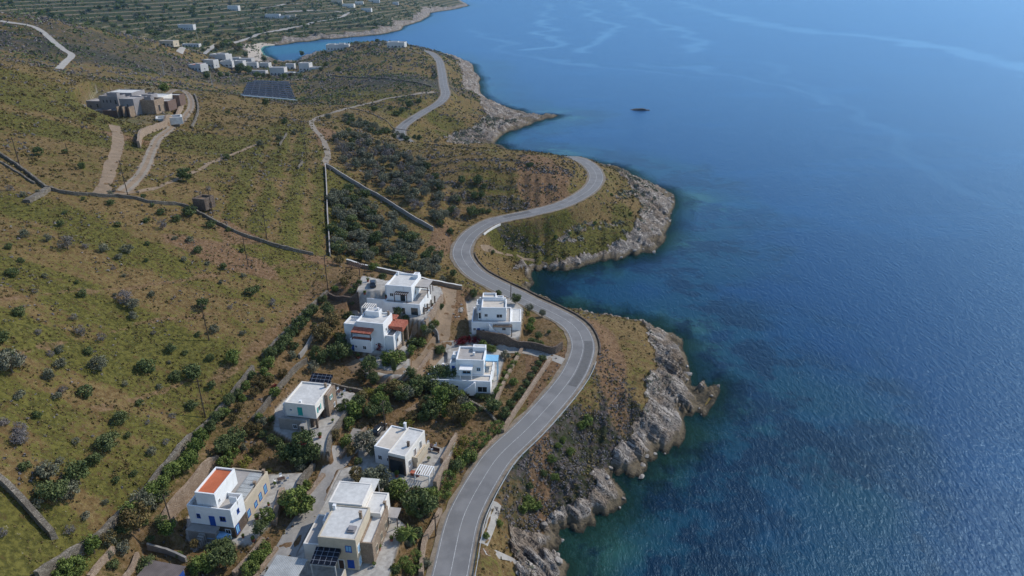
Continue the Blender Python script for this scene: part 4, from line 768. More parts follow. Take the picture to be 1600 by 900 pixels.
block(o, 38.03, 8.1, 0, 45, 16, 4.5, wm='brick', rm='roofgrey', par=.3); block(o, 10, -7, 0, 17.5, -1.03, 2.4, wm='cement', rm='roofgrey', par=.9); block(o, 17.6, -8, 0, 25.9, -.1, 1.8, wm='offwhite', rm='roofgrey', par=.6)
for x in (26.5, 30, 33.8): MB().box(x, -11, 0, x+.5, -6.55, 4.6).build('brick_fin', 'tanstone', o)
for x in (27.05, 30.55): MB().box(x, -8.5, 0, x+2.9, -8, 4.2).build('brick_infill', 'brick', o)
MB().box(17, -9.5, 0, 26.4, -9, 2.8).build('brick_infill', 'brick', o)
for x in (12, 14.2, 16.4): open_(o, 'f', x, 4.8, .8, 1.1, -1, fm='cement')
open_(o, 'f', 6.8, 2.4, 1, 1.6, 0, fm='cement'); open_(o, 'f', 19.4, 4.2, .9, 1.8, -1, fm='cement'); open_(o, 'f', 30.5, 3.6, .9, 1.4, -6.5, fm='cement'); open_(o, 'f', 12, .4, 1.2, 1.6, -7, fm='cement'); open_(o, 'r', 2.6, 1, 1.5, 2.6, 43, fm='tanstone')
o.rotation_euler[2] += 0
open_(o, 'f', 2.6, 2.2, .9, 1.2, 0, fm='cement'); open_(o, 'f', 24, 4.0, 1.0, 1.4, 8.1, fm='cement')
for x0, y0, w_, d_, h_ in ((2, 12, 5, 5, 6.6), (12, 3, 6, 2.6, 8.4), (28, 10, 6, 6, 7.0), (36, 1, 4, 3, 7.4)): block(o, x0, y0, 0, x0+w_, y0+d_, h_, wm='cement', rm='roofgrey', par=.5)
k1 = P(262, 186, 43); oc = thing('water_tank', 'open grey concrete pool beside the unfinished villa', 'pool', (k1[0]-4, k1[1]-3, 40.5), 25); block(oc, 0, 0, 0, 11, 7, 3.2, wm='roofwhite', rm='roofgrey', par=1.0, th=.8)
# far white houses ----------------------------------------------------
def far_house(px, py, wd, dp, h, rz, label, wm='farwhite', ups=(), red=False, rm='roofgrey'):
    g = G(px, py); o = thing('far_house', label, 'house', (g[0]-wd/2, g[1]-dp/2, g[2]-.8), rz); h *= 1.15; wd *= 1.0; rz += (px*7 % 13)-6; h *= .9+.02*(px % 9); block(o, 0, 0, 0, wd, dp, h+.8, wm=wm, rm='tiles' if red else rm)
    for (x0, y0, x1, y1, hh) in ups: block(o, x0*wd, y0*dp, h if x1 <= 1 and x0 >= 0 else 0, x1*wd, y1*dp, hh, wm=wm, rm=rm)
    n = max(2, int(wd/3.5))
    for i in range(n): open_(o, 'f', wd*(i+.5)/n, 1.7, 1.0, 1.3, 0, fm='wood')
    open_(o, 'f', wd*.5+1.2, .9, .9, 2.0, 0, 'door', pm='wood'); open_(o, 'r', dp*.5, 1.8, 1, 1.2, wd); return o
far_house(436,117,15,9,7.0,-4,'tall white cube house at the left of the village behind the solar field',ups=((1.003,.1,1.6,.9,4),(1.61,.2,2.3,.9,3.5)))
far_house(478,110,11,9,7.5,-8,'white two-storey house on the right behind the solar field',ups=((1.003,.1,1.9,.9,4.6),))
far_house(530,78,26,12,5.5,5,'long white house on the headland above the bay',ups=((.1,.2,.35,.8,8),(.55,.2,.8,.8,8.5)))
far_house(620,74,20,12,5,-5,'white house with dark terrace near the tip of the second headland',ups=((.2,.2,.6,.8,7.5),))
far_house(346,94,20,11,6,-15,'white flat house at the foot of the dark hill',ups=((.4,.2,.9,.8,8.5),))
far_house(311,109,14,9,4.5,-22,'small white house with red roof on the slope left of the village',red=False,ups=((.55,.1,.95,.9,7.0),),rm='tiles')
far_house(386,98,16,9,4.5,-5,'low white house beside the beach trees')
far_house(403,116,20,7,3.5,-4,'low white row house left of the tall cube house')
far_house(367,96,14,9,4,10,'grey-roofed white house between the dark hill and the beach',rm='roofgrey')
far_house(293,46,24,9,6.5,-4,'lone white house with dark openings on the far terraces')
far_house(366,16,20,10,7,-4,'lone white house highest on the far terraces',ups=((.3,.2,.8,.8,9),))
far_house(427,28,26,10,6,0,'wide white and grey house above the bend of the far road',ups=((1.003,.2,1.7,.9,5),))
far_house(455,28,18,9,5,3,'grey stone house right of the wide white one on the far hillside',wm='beige')
far_house(527,5,24,10,6,0,'tan far house at the top edge above the bay',wm='beige'); far_house(545,11,26,10,6,-8,'stepped tan and white far house below the top edge',wm='offwhite')
far_house(573,18,22,9,6,-8,'white-fronted far house nearest the far cliff'); far_house(585,4,26,10,6,4,'grey-roofed far house at the top edge',rm='roofgrey'); far_house(618,7,14,8,5,0,'small white house near the far cliff top'); far_house(562,7,18,9,6,6,'small dark-roofed far house among others at top',rm='roofgrey',wm='offwhite')
far_house(265,71,16,9,4.5,-12,'cream house peeping over the ridge of the dark hill',wm='beige'); far_house(300,73,22,8,3.5,0,'low pale building beside the far road')
far_house(331,104,12,8,6,-18,'white house on the slope between the red-roofed house and the beach'); far_house(356,104,12,8,5,6,'small white house below the foot of the dark hill, beside the beach trees',ups=((.3,.2,.9,.8,7.5),)); far_house(376,106,10,8,6.5,-5,'narrow white house just left of the row house')
far_house(395,106,12,7,5,3,'white house behind the row house near the beach'); far_house(415,106,11,8,5.5,-6,'white house behind the tall cube house'); far_house(455,108,9,7,5,4,'small white house between the tall cube house and the two-storey house'); far_house(517,80,9,8,7,0,'small white tower-like house at the left end of the long headland house')
# solar field -----------------------------------------------------------
for i in range(9):
    t = i/8; a = G(388-t*10-(0 if i else -8), 129+i*2.9); b = G(452+t*11, 131+i*3.5); o = thing('solar_array', f'{"first second third fourth fifth sixth seventh eighth ninth".split()[8-i]} row of dark solar panels from the bottom of the solar field', 'solar panels', (a[0], a[1], min(a[2], b[2])+.2), math.degrees(math.atan2(b[1]-a[1], b[0]-a[0])), group='rows of the solar field')
    L = math.hypot(b[0]-a[0], b[1]-a[1]); dz = b[2]-a[2]; za = a[2]-min(a[2], b[2]); zb = za+dz
    m = MB(); m.box(0, -1.3, .7, L, 1.3, .8, (za, zb, zb+.8, za+.8)); m.v = [(x, y, z+((za+(zb-za)*(x/L)) if k_ % 8 < 4 else 0)+(.8 if (k_ % 8) in (2, 3) else 0)) for k_, (x, y, z) in enumerate(m.v)]; m.build('panel_row', 'pv', o)
    m = MB(); [m.box(x, y, -1.5, x+.15, y+.15, .8+za+(zb-za)*x/L+(1.4 if y > 0 else 0)) for x in np.linspace(1, L-1, 8) for y in (-1.2, 1.1)]; m.build('support_posts', 'metal', o)
# ------------------------------------------------------------------ vegetation
def leaf_mat(name, dark, light, hue=.25):
    b = NB(name); t = b.attr('tone', 0); r = b.rnd(); n = b.noise(3.5, 2)
    f = b.math('ADD', b.math('MULTIPLY', t, .75), b.math('MULTIPLY', n, .35)); c = b.mix(b.ss(f, .15, .95), dark, light)
    c = b.mix(b.math('MULTIPLY', r, hue), c, tuple(min(1, x*1.5+.01) for x in (light[0], light[1]*.85, light[2]))); b.col(c); b.rough(.75)
    b.p.inputs['Specular IOR Level'].default_value = .12; return b.m
LM = dict(dark=leaf_mat('dark_evergreen_leaves', (.045, .064, .024), (.125, .155, .055)), green=leaf_mat('mid_green_leaves', (.055, .085, .020), (.165, .21, .05)), olive=leaf_mat('grey_olive_leaves', (0.075, 0.08, 0.048), (0.19, 0.195, 0.125)),
    grey=leaf_mat('grey_twiggy_leaves', (.075, .07, .062), (.20, .185, .17)), yellow=leaf_mat('yellow_green_leaves', (.07, .075, .015), (.24, .23, .04)), red=leaf_mat('crimson_flowers', (.05, .012, .014), (.20, .02, .025), .1),
    agave=leaf_mat('blue_green_blades', (.05, .075, .06), (.13, .18, .145)), brown=leaf_mat('brown_green_leaves', (0.065, 0.052, 0.02), (0.17, 0.135, 0.05)))
M['bark'] = tint('grey_brown_bark', (.13, .10, .075), .25, 3)
def leaf_cloud(r, nclump, nleaf, ls, flat=.8, seed=0, ball=False, open_=0.0):
    """crown of small leaf faces gathered in clumps of uneven size; unit diameter about 1, base at z=0"""
    g = np.random.default_rng(seed); V = []; T = []
    d = g.normal(size=(nclump, 3)); d /= np.linalg.norm(d, axis=1)[:, None]; rad = .5*g.uniform(.15, 1, nclump)**(.35 if not ball else .2)
    cen = d*rad[:, None]*(.78 if not ball else .86); cen[:, 0] *= 1+.25*g.uniform(-1, 1); cen[:, 1] *= 1+.2*g.uniform(-1, 1); cen[:, 2] = cen[:, 2]*flat+.5*flat
    for c in cen:
        cr = g.uniform(.10, .22)*(1 if not ball else .75); n = int(nleaf*g.uniform(.6, 1.4)); q = g.normal(size=(n, 3)); q /= np.linalg.norm(q, axis=1)[:, None]
        p = c+q*cr*g.uniform(.55, 1.05, (n, 1))*np.array([1, 1, .8]); nr = q+g.normal(size=(n, 3))*.55; nr /= np.linalg.norm(nr, axis=1)[:, None]
        a = np.cross(nr, g.normal(size=(n, 3))); a /= np.linalg.norm(a, axis=1)[:, None]; b_ = np.cross(nr, a); s_ = ls*g.uniform(.6, 1.3, (n, 1))
        V.append(np.stack([p-a*s_, p-b_*s_*.6, p+a*s_, p+b_*s_*.6], 1).reshape(-1, 3)); T.append(np.repeat(np.clip(g.uniform(.1, .9)+g.uniform(-.25, .25, n), 0, 1), 4))
    V = np.concatenate(V); T = np.concatenate(T); V[:, 2] = np.maximum(V[:, 2], .01); return V, T
def cloud_mesh(name, V, T, mat):
    me = mesh_from(name, V, np.arange(len(V)).reshape(-1, 4), mat, False); t = me.attributes.new('tone', 'FLOAT_COLOR', 'POINT'); a = np.ones((len(V), 4), np.float32); a[:, :3] = T[:, None]; t.data.foreach_set('color', a.ravel()); return me
def trunk_mesh(h, seed, spread=.28):
    g = random.Random(seed); m = MB(); m.bar((0, 0, -.25), (.02, .01, h*.5), .045, .03); 
    for i in range(5): a = i*1.26+g.uniform(-.3, .3); m.bar((.02, .01, h*.42), (math.cos(a)*spread, math.sin(a)*spread, h*g.uniform(.8, 1.15)), .024, .008, 5)
    me = bpy.data.meshes.new('trunk'); me.from_pydata(m.v, [], m.f); me.update(); me.materials.append(M['bark']); return me
KIND = {}
def kind(key, mat, n, args, trunk, lift):
    KIND[key] = ([cloud_mesh('crown', *leaf_cloud(1, *args[:2], args[2], args[3], seed=hash_(key)+i, ball=(len(args) > 4)), LM[mat]) for i in range(n)], [trunk_mesh(trunk, i) for i in range(3)] if trunk else None, lift)
def hash_(s): return sum(ord(c)*(i+3) for i, c in enumerate(s))
kind('tree', 'dark', 5, (40, 55, .042, .85), .45, .12); kind('green', 'green', 4, (38, 55, .042, .8), .4, .10); kind('olive', 'olive', 7, (34, 48, .042, .8), .4, .12)
kind('bush', 'dark', 6, (28, 50, .046, .8), 0, 0); kind('gbush', 'green', 4, (28, 50, .046, .8), 0, 0); kind('grey', 'grey', 6, (24, 34, .036, .85), .42, .05); kind('yellow', 'yellow', 3, (20, 34, .04, .75), 0, 0)
kind('red', 'red', 2, (20, 40, .04, .7), 0, 0); kind('ball', 'green', 3, (40, 40, .034, .92, 1), 0, 0); kind('brown', 'brown', 3, (34, 48, .042, .8), .4, .10); kind('obush', 'olive', 6, (26, 44, .044, .8), 0, 0)
def veg(key, x, y, z, size, name, label, cat, group, sz=1.0):
    cr, tr, lf = KIND[key]; g = random.random; h = size*sz*(.9+.25*g()); w1 = size*(.9+.2*g())
    kw = dict(label=label, category=cat); 
    if group: kw['group'] = group
    if tr and size > 2.2:
        o = thing(name, label, cat, (x, y, z), 0, group); c = link('crown', random.choice(cr), o); c.scale = (w1, size*(.9+.2*g()), h); c.location = (0, 0, lf*h); c.rotation_euler = (0, 0, g()*6.28)
        t = link('trunk', random.choice(tr), o); t.scale = (w1, w1, h*1.25); t.rotation_euler = (0, 0, g()*6.28)
    else:
        o = link(name, random.choice(cr), None, **kw); o.location = (x, y, z-.08*size); o.scale = (w1, size*(.9+.2*g()), h); o.rotation_euler = (0, 0, g()*6.28)
    return o
FLD = """62,240,2.6,b 129,260,2.8,b 354,246,2.5,b 102,237,1.5,b 175,317,2.6,b 172,302,2.2,g 225,307,2,b 238,320,1.6,b 251,332,2.4,b 277,343,2.8,b 230,345,2.4,b 255,355,2.8,g 330,352,3,b 184,351,1.8,b 95,350,2,b
102,331,1.6,b 130,310,1.5,b 39,367,3,g 15,386,1.8,b 75,374,2.4,g 135,385,2,g 162,390,3,g 200,392,3,g 187,402,2,g 231,380,1.8,b 274,372,2,g 298,375,2.6,g 310,392,2.6,b 288,405,2,g 229,406,1.4,b 325,411,1.6,g 349,417,2.2,b
379,391,1.6,b 326,294,1.8,g 376,300,1.2,g 15,295,2,g 37,305,2,g 357,358,1.8,b 34,407,1.8,b 32,490,2.8,b 130,460,2.2,b 116,497,1.8,g 210,495,2.4,g 238,460,2.2,g 194,430,1.4,g 178,418,1.2,g 392,458,3,b 335,516,2.6,g 310,522,1.8,b
127,522,2.6,g 160,530,2.2,g 2,532,3.6,b 32,572,3,g 12,560,3,b 96,548,2.2,g 80,553,1.8,g 139,550,2.4,b 96,570,2.6,g 78,588,2.6,g 268,547,2.6,b 290,551,1.6,b 329,560,2.2,b 331,603,2.2,b 275,590,3,b 250,604,1.6,g 135,615,3.2,b
100,610,1.8,g 32,620,2,g 265,565,1,g 425,475,2.4,g 402,452,2.2,b 38,690,2.4,g 300,635,2.6,b 35,675,2.6,g 10,660,2,g 150,720,2.6,b 182,750,1.6,b 237,707,2,g 135,807,1.8,g 165,785,1.4,g 5,835,2,g 445,190,3,b 514,185,3.5,o 416,160,3.2,b
542,136,2,b 545,205,3,b 461,207,3,g 437,217,3,g 407,225,2.5,g 525,199,2,b 550,220,2.5,b 575,224,2.5,b 357,175,2.2,b 337,197,1.8,g 390,185,1.5,g 60,300,1.6,g 450,265,1.6,g 120,440,1.3,b 60,520,1.5,g 360,480,1.4,g 410,500,1.6,g 380,520,1.8,g 240,520,1.3,g
70,430,1.5,g 20,430,2.6,b 55,455,1.5,g 380,430,1.5,g 345,440,1.4,g 180,460,1.2,g 90,620,2.0,g 60,650,1.8,b 195,600,1.6,g 220,630,1.8,b 270,650,1.6,g 200,680,1.5,b 95,720,1.7,g 230,660,1.3,g 120,690,1.6,g 40,730,2.0,b 260,690,1.5,g 210,740,1.5,b 110,830,1.8,g 60,790,2.0,g"""
for i, t in enumerate(FLD.split()):
    x, y, s, k = t.split(','); g = G(float(x), float(y)+3); k_ = {'b': 'bush', 'g': random.choice(['grey', 'obush', 'obush']), 'o': 'olive'}[k]; s = float(s)*1.05*(1.35 if float(y) < 260 else 1)
    lab = {'b': 'dark green bush', 'g': 'grey-green twiggy bush', 'o': 'grey olive bush'}[k]; wh = 'on the brown grassy hillside left of the village' if float(y) > 300 else 'on the hillside above the long stone wall'
    veg(k_, *g, s, 'bush', f'{lab} {wh}', 'bush', f'{lab}es {wh}')
BIGF = [(291,280,5.6,'tree','large dark tree just above the stone hut'),(297,333,4.2,'bush','dark bushy tree touching the left side of the stone hut'),(106,385,4.2,'grey','pale bare-twigged tree in the upper left field'),(195,472,3.8,'grey','grey-green tree in the middle of the left field'),
 (207,480,3.2,'olive','olive tree beside the grey-green tree in mid field'),(319,478,3.4,'bush','dark round bush with a power pole standing below it'),(20,578,4.4,'olive','big grey-green tree near the left edge, mid height'),(158,575,3.6,'olive','olive-green tree left of the round dark bush in the lower field'),
 (230,576,4.2,'bush','dark round bush in the lower field'),(367,563,4.2,'gbush','bright green bush closest to the light stone wall end'),(302,586,4.2,'bush','dark tree beside the pole in the lower right field'),(190,657,3.6,'bush','dark bush alone above the tree casting a long shadow'),
 (172,700,4.0,'tree','dark tree casting a long shadow towards lower left'),(32,688,3.2,'grey','grey tree near the left edge of the lower field'),(77,746,3.8,'olive','left tree of the dark cluster in the bottom field'),(125,752,4.2,'tree','right tree of the dark cluster in the bottom field'),
 (88,780,4.6,'tree','lowest tree of the dark cluster in the bottom field'),(112,775,3.6,'olive','middle grey tree of the dark cluster in the bottom field'),(257,138,7,'gbush','green tree at the right rear corner of the unfinished villa'),(148,183,3.5,'brown','rust-brown bush left of the villa forecourt')]
for x, y, s, k, l in BIGF: veg(k, *G(x, y+4), s*1.05, 'tree', l, 'tree', None)
LAND = [('orange-roofed house', 340, 785), ('largest beige house', 535, 830), ('house with roof solar panels', 478, 640), ('flat cream house', 620, 700), ('blue-trimmed house', 738, 575), ('red-tiled house', 580, 515), ('highest white house', 630, 455), ('stepped white house', 770, 490), ('coastal road bottom straight', 720, 800)]
def where(x, y):
    n_, lx, ly = min(LAND, key=lambda q: (q[1]-x)**2+(q[2]-y)**2*1.6); dx, dy = x-lx, y-ly
    return (f'right of' if dx > abs(dy)*.9 else 'left of' if -dx > abs(dy)*.9 else 'behind' if dy < 0 else 'in front of')+f' the {n_}'
VILT = """317,692,3.2,g 300,727,3.2,g 309,709,3.2,g 287,737,3.2,g 272,747,3.2,g 257,764,3.2,g 240,777,3.2,g 225,797,4,o 207,812,3.4,g 217,827,5,n 195,859,2.6,a 172,847,2.4,a 147,862,3,g 122,889,3,G 100,897,3,G 350,707,3.5,t 370,697,4,t 352,727,3,G
531,413,3,r2 537,439,1.8,n 505,473,2.5,t 490,490,3,t 471,513,3.6,t 456,528,3.5,t 481,500,3,t 439,552,3,t 424,560,3,t 448,541,3,t 419,571,3,G 514,496,3.6,t 520,515,5,n 505,531,4.6,n 546,503,2.8,t 550,456,2,b 561,443,2,b 544,467,1.5,b 555,449,1.8,b 589,480,3,G 623,490,3,b 633,501,2.6,b
599,434,2.6,b 689,481,2,b 681,507,2.2,G 663,515,2.5,G 668,524,2.6,o 659,539,2.8,G 642,552,3,G 606,565,4.2,G 616,566,4.2,G 625,562,3.6,G 595,543,3.4,r3 505,560,3,t 543,556,3.4,t 531,562,4.6,t 687,553,2.6,t 535,541,3.2,t 740,461,2.6,b 779,459,2.4,b 806,473,2.8,t 827,486,2.4,o
828,515,3.2,G 831,505,2.6,G 847,493,2.2,o 858,519,1.2,b 725,533,2.8,r 736,533,2.8,r 716,536,2.6,r 745,534,2.4,r 755,542,2.6,G 770,547,2.4,G 762,545,2.2,G 688,549,2.6,b 689,480,1.6,b 808,555,1.8,G 802,568,1.8,G 797,576,1.8,G 791,585,1.8,G 786,595,1.8,G 781,604,1.8,G
847,561,2.2,b 841,570,2,b 836,579,2,b 829,590,2,b 822,601,2.2,b 815,612,2.2,b 808,622,2.2,b 798,634,2.6,b 789,650,2.8,b 745,620,1.6,b 753,621,1.6,b 761,622,1.6,b 769,622,1.6,b 776,612,1.8,G 770,643,3.6,a2 776,673,3.4,B 749,695,4.0,B 734,717,3.4,G 714,710,3.6,y 725,693,3,y 719,727,2.8,G 708,738,2.6,y
689,596,5.2,t 674,610,4.4,t 701,600,4.4,t 714,599,2.6,g 686,638,5,g 701,630,4.2,t 676,652,4,t 667,643,3.6,n 731,652,4,g 725,641,3.4,o 698,628,4.6,t 709,656,4,n 726,658,3.4,n 639,619,3.4,t 629,624,4,t 642,590,2.6,t 578,583,4,t 585,599,3,t 563,594,2.8,n 617,602,2.8,G 602,617,3.4,g 618,620,4.4,n
594,637,3.6,g 628,612,3,t 650,618,4,t 657,605,4,t 636,625,3.6,o 581,617,3,y 551,650,4.6,G 543,664,3.6,G 560,640,3.4,t 566,628,2.8,n 602,650,3,t 581,652,3.4,t 525,687,2.6,n 541,695,3,G 550,712,2.6,n 573,702,4.6,o 586,712,3,o 478,710,4.8,t 488,722,3.8,t 470,727,3.4,t 446,720,3.4,t 458,716,3.4,t
438,693,2,b 463,682,1.6,G 425,690,2.4,b 412,665,2.4,o 425,655,1.8,b 532,640,2.4,b 540,628,1.6,b 406,707,2.4,n 466,804,5.0,g 450,790,3,t 481,790,3,G 478,762,2.4,G 471,772,2.4,G 420,810,2.8,G 408,834,2.4,t 416,862,2.6,G 405,876,2.4,G 392,892,2.8,G 312,895,3.4,g 328,889,3.4,g 352,884,4,t 342,872,3,t 386,812,1,b 396,790,1,b
592,766,5.2,o 578,764,4.0,o 566,760,3.2,n 624,780,4.2,g 612,776,3.4,b 658,808,5.2,t 666,784,3,g 646,800,3.8,g 670,797,3.6,t 650,872,2.4,B 632,886,2.6,B 642,893,2,G 668,882,1.8,o 700,756,3.8,B 710,736,3.2,t 678,780,2.8,g 697,773,2.6,B 640,719,2,B 560,722,2,b 556,745,2.2,n 640,850,1.6,o 655,889,1.6,G
395,590,2.4,b 385,605,2.2,G 372,618,2.4,b 360,633,2.4,t 405,600,2.2,n 380,625,2,G 400,618,2,n 413,607,2,n 420,590,2.4,G 340,660,2.6,t 352,650,2.4,g 376,640,2,n 365,660,2,n 330,675,2.6,t 430,605,1.8,r3 443,588,2,n"""
VK = dict(t=('tree', 'dark green tree', 'tree'), g=('green', 'mid green tree', 'tree'), G=('gbush', 'bright green bush', 'bush'), b=('bush', 'dark green shrub', 'bush'), n=('brown', 'brownish green tree', 'tree'), o=('olive', 'grey-green olive tree', 'tree'), y=('yellow', 'yellow-green shrub', 'bush'),
    r=('red', 'crimson bougainvillea', 'bush'), r2=('brown', 'reddish bare tree', 'tree'), r3=('red', 'dark red flowering shrub', 'bush'), B=('ball', 'round clipped green bush', 'bush'), a=('obush', 'blue-green agave clump', 'plant'), a2=('tree', 'dark blue-green pine', 'tree'))
for t in VILT.split():
    x, y, s, k = t.split(','); x, y, s = float(x), float(y), float(s); key, l, c = VK[k]; lab = f'{"large " if s > 4.3 else "small " if s < 2.3 else ""}{l} {where(x, y)}'
    veg(key, *G(x, y+2), s*1.15, c, lab, c, 'planting: '+lab, 1.0 if c == 'bush' else 1.1)
g = G(639, 845); pal = thing('palm_tree', 'spiky palm tree beside the driveway of the largest beige house', 'palm', g); MB().bar((0, 0, -.3), (.05, 0, 1.3), .28, .22, 10).build('trunk', 'bark', pal)
fr = MB(); rg = random.Random(4)
for i in range(46):
    a = rg.uniform(0, 6.28); e = rg.uniform(-.1, 1.35); L = rg.uniform(1.9, 2.6); p0 = Vector((.05, 0, 1.3)); pts = [p0]
    for k in range(5): q = e-k*.30; p0 = p0+Vector((math.cos(a)*math.cos(q), math.sin(a)*math.cos(q), math.sin(q)))*L/5; pts.append(p0)
    sd_ = Vector((-math.sin(a), math.cos(a), 0))
    for k in range(5): w0, w1 = .28*math.sin(.6+k*.5), .28*math.sin(.6+(k+1)*.5); fr.poly([pts[k], pts[k+1], pts[k+1]+sd_*w1-Vector((0, 0, w1*.5)), pts[k]+sd_*w0-Vector((0, 0, w0*.5))]); fr.poly([pts[k], pts[k]-sd_*w0-Vector((0, 0, w0*.5)), pts[k+1]-sd_*w1-Vector((0, 0, w1*.5)), pts[k+1]])
me = bpy.data.meshes.new('crown'); me.from_pydata([tuple(v) for v in fr.v], [], fr.f); me.materials.append(LM['green']); t = me.attributes.new('tone', 'FLOAT_COLOR', 'POINT'); t.data.foreach_set('color', np.repeat(np.random.default_rng(3).uniform(.2, .9, len(fr.v)//4), 16).astype(np.float32)); link('crown', me, pal)
for x, y, s in ((490,565,2.4),(520,564,2.2),(616,583,3.2)):
    g = G(x, y); me = random.choice(KIND['ball'][0]); o = link('cypress', KIND['tree'][0][0], None, label=f'slim dark cypress {where(x, y)}'+(', left one' if x == 490 else ', right one' if x == 520 else ''), category='tree'); o.location = (g[0], g[1], g[2]-.1); o.scale = (1.3, 1.3, s*1.9)
# olive grove in the walled triangle and scattered olives outside it
def fillpx(poly, dx, dy, jit, rs, seed):
    g = random.Random(seed); out = []; xs = [p[0] for p in poly]; ys = [p[1] for p in poly]; y = min(ys)
    r = 0
    while y < max(ys):
        st_ = dx*(.45+.55*(y-200)/200); x = min(xs)+(r % 2)*st_/2
        while x < max(xs):
            a, b = x+g.uniform(-jit, jit)*st_, y+g.uniform(-jit, jit)*dy
            if inside(np.array([a]), np.array([b]), poly)[0] and g.random() > rs: out.append((a, b))
            x += st_
        y += dy*(.45+.55*(y-200)/200); r += 1
    return out
GP = [(517,298),(545,296),(572,312),(600,335),(640,362),(662,384),(690,402),(704,434),(665,432),(620,420),(575,410),(545,403),(519,392)]
for x, y in fillpx(GP, 17, 12, .3, .06, 3): veg('olive' if random.random() > .25 else 'tree', *G(x, y+2), random.uniform(3.8, 5.2), 'olive_tree', 'olive tree in the dense grove inside the white-walled triangle', 'tree', 'olive trees in the walled grove')
GP2 = [(525,215),(560,215),(610,225),(655,250),(700,290),(715,325),(712,350),(690,352),(655,335),(610,305),(570,280),(535,258)]
for x, y in fillpx(GP2, 21, 13, .4, .1, 5): veg(random.choice(['olive', 'olive', 'grey', 'obush']), *G(x, y+2), random.uniform(3.8, 5.8), 'olive_tree', 'grey olive tree scattered outside the walled triangle, uphill of the concrete wall', 'tree', 'olive trees outside the walled grove')
GP3 = [(528,180),(545,178),(600,200),(640,212),(690,222),(650,222),(600,215),(565,205),(540,198)]
for x, y in fillpx(GP3, 20, 11, .4, .1, 8): veg(random.choice(['bush', 'obush']), *G(x, y+1), random.uniform(3.0, 5.0), 'bush', 'dark shrub in the band before the hidden stretch of road', 'bush', 'shrubs in the valley band')
for x, y, s in ((745,288,3),(722,287,3.6),(742,311,3.2),(753,309,2.8),(755,332,2.6),(737,338,4),(745,336,3.4),(666,263,4),(680,278,3.6),(687,295,3.6),(706,334,3.2),(703,365,3),(688,352,3.2),(764,331,2.4),(716,316,3),(748,286,3.4),(757,293,2.8),(620,180,5),(640,168,4.5),(655,160,4),(585,175,4),(610,170,3.5),(628,175,4.5)):
    veg(random.choice(['bush', 'tree']), *G(x, y+1), s*1.15, 'bush', 'dark round bush on the open slope beside the coastal road bends', 'bush', 'dark bushes beside the road bends')
for x, y, s in ((826,260,2.6),(830,259,2.8),(917,662,3.4),(908,668,2.6),(830,789,3),(822,782,2.4),(817,797,2.8),(840,794,2.4),(827,762,2),(892,709,2.4),(872,699,2.2),(880,690,2.2),(780,820,1.8),(862,720,2.2),(850,742,2),(868,748,2.2),(760,840,1.8),(770,395,2),(868,372,2.2),(890,366,2),(930,350,2),(955,305,2),(985,335,2),(700,420,1.4),(708,430,3)):
    veg('gbush' if x > 850 or y > 780 else 'bush', *G(x, y+1), s, 'bush', 'green bush between the coastal road and the rocks' if x > 710 and (x, y) != (826,260) and (x, y) != (830,259) else 'small bush at the road verge', 'bush', 'verge and shore bushes')
# bushes and trees round the far houses and on the far hills
FAR = "325,124,8 358,73,12 348,76,10 366,76,9 372,81,9 384,89,8 377,114,12 389,116,10 402,121,7 413,96,8 431,100,6 459,105,7 431,116,6 472,87,7 529,112,6 510,104,5 502,110,5 356,120,5 345,120,5 338,112,4 568,73,5 372,62,8 340,78,9 395,70,5 506,127,3 445,121,5 455,119,5 470,120,4 420,122,5 412,122,5 496,121,4"
for t in FAR.split():
    x, y, s = map(float, t.split(',')); veg(random.choice(['tree', 'green', 'brown']), *G(x, y+1), s, 'tree', 'tree or tall bush among the far white houses behind the solar field', 'tree', 'trees among the far houses')
gg = random.Random(12); n_ = 0
while n_ < 230:
    x = gg.uniform(0, 600); y = gg.uniform(1, 80)
    g = G(x, y)
    if g[1] < 850 or g[2] < 6 or g[0] > -30: continue
    veg(gg.choice(['bush', 'bush', 'gbush', 'obush']), *g, gg.uniform(5, 12), 'far_tree', 'dark leafy tree dotting the far terraced hillside at top left', 'tree', 'trees on the far hillside', .7); n_ += 1
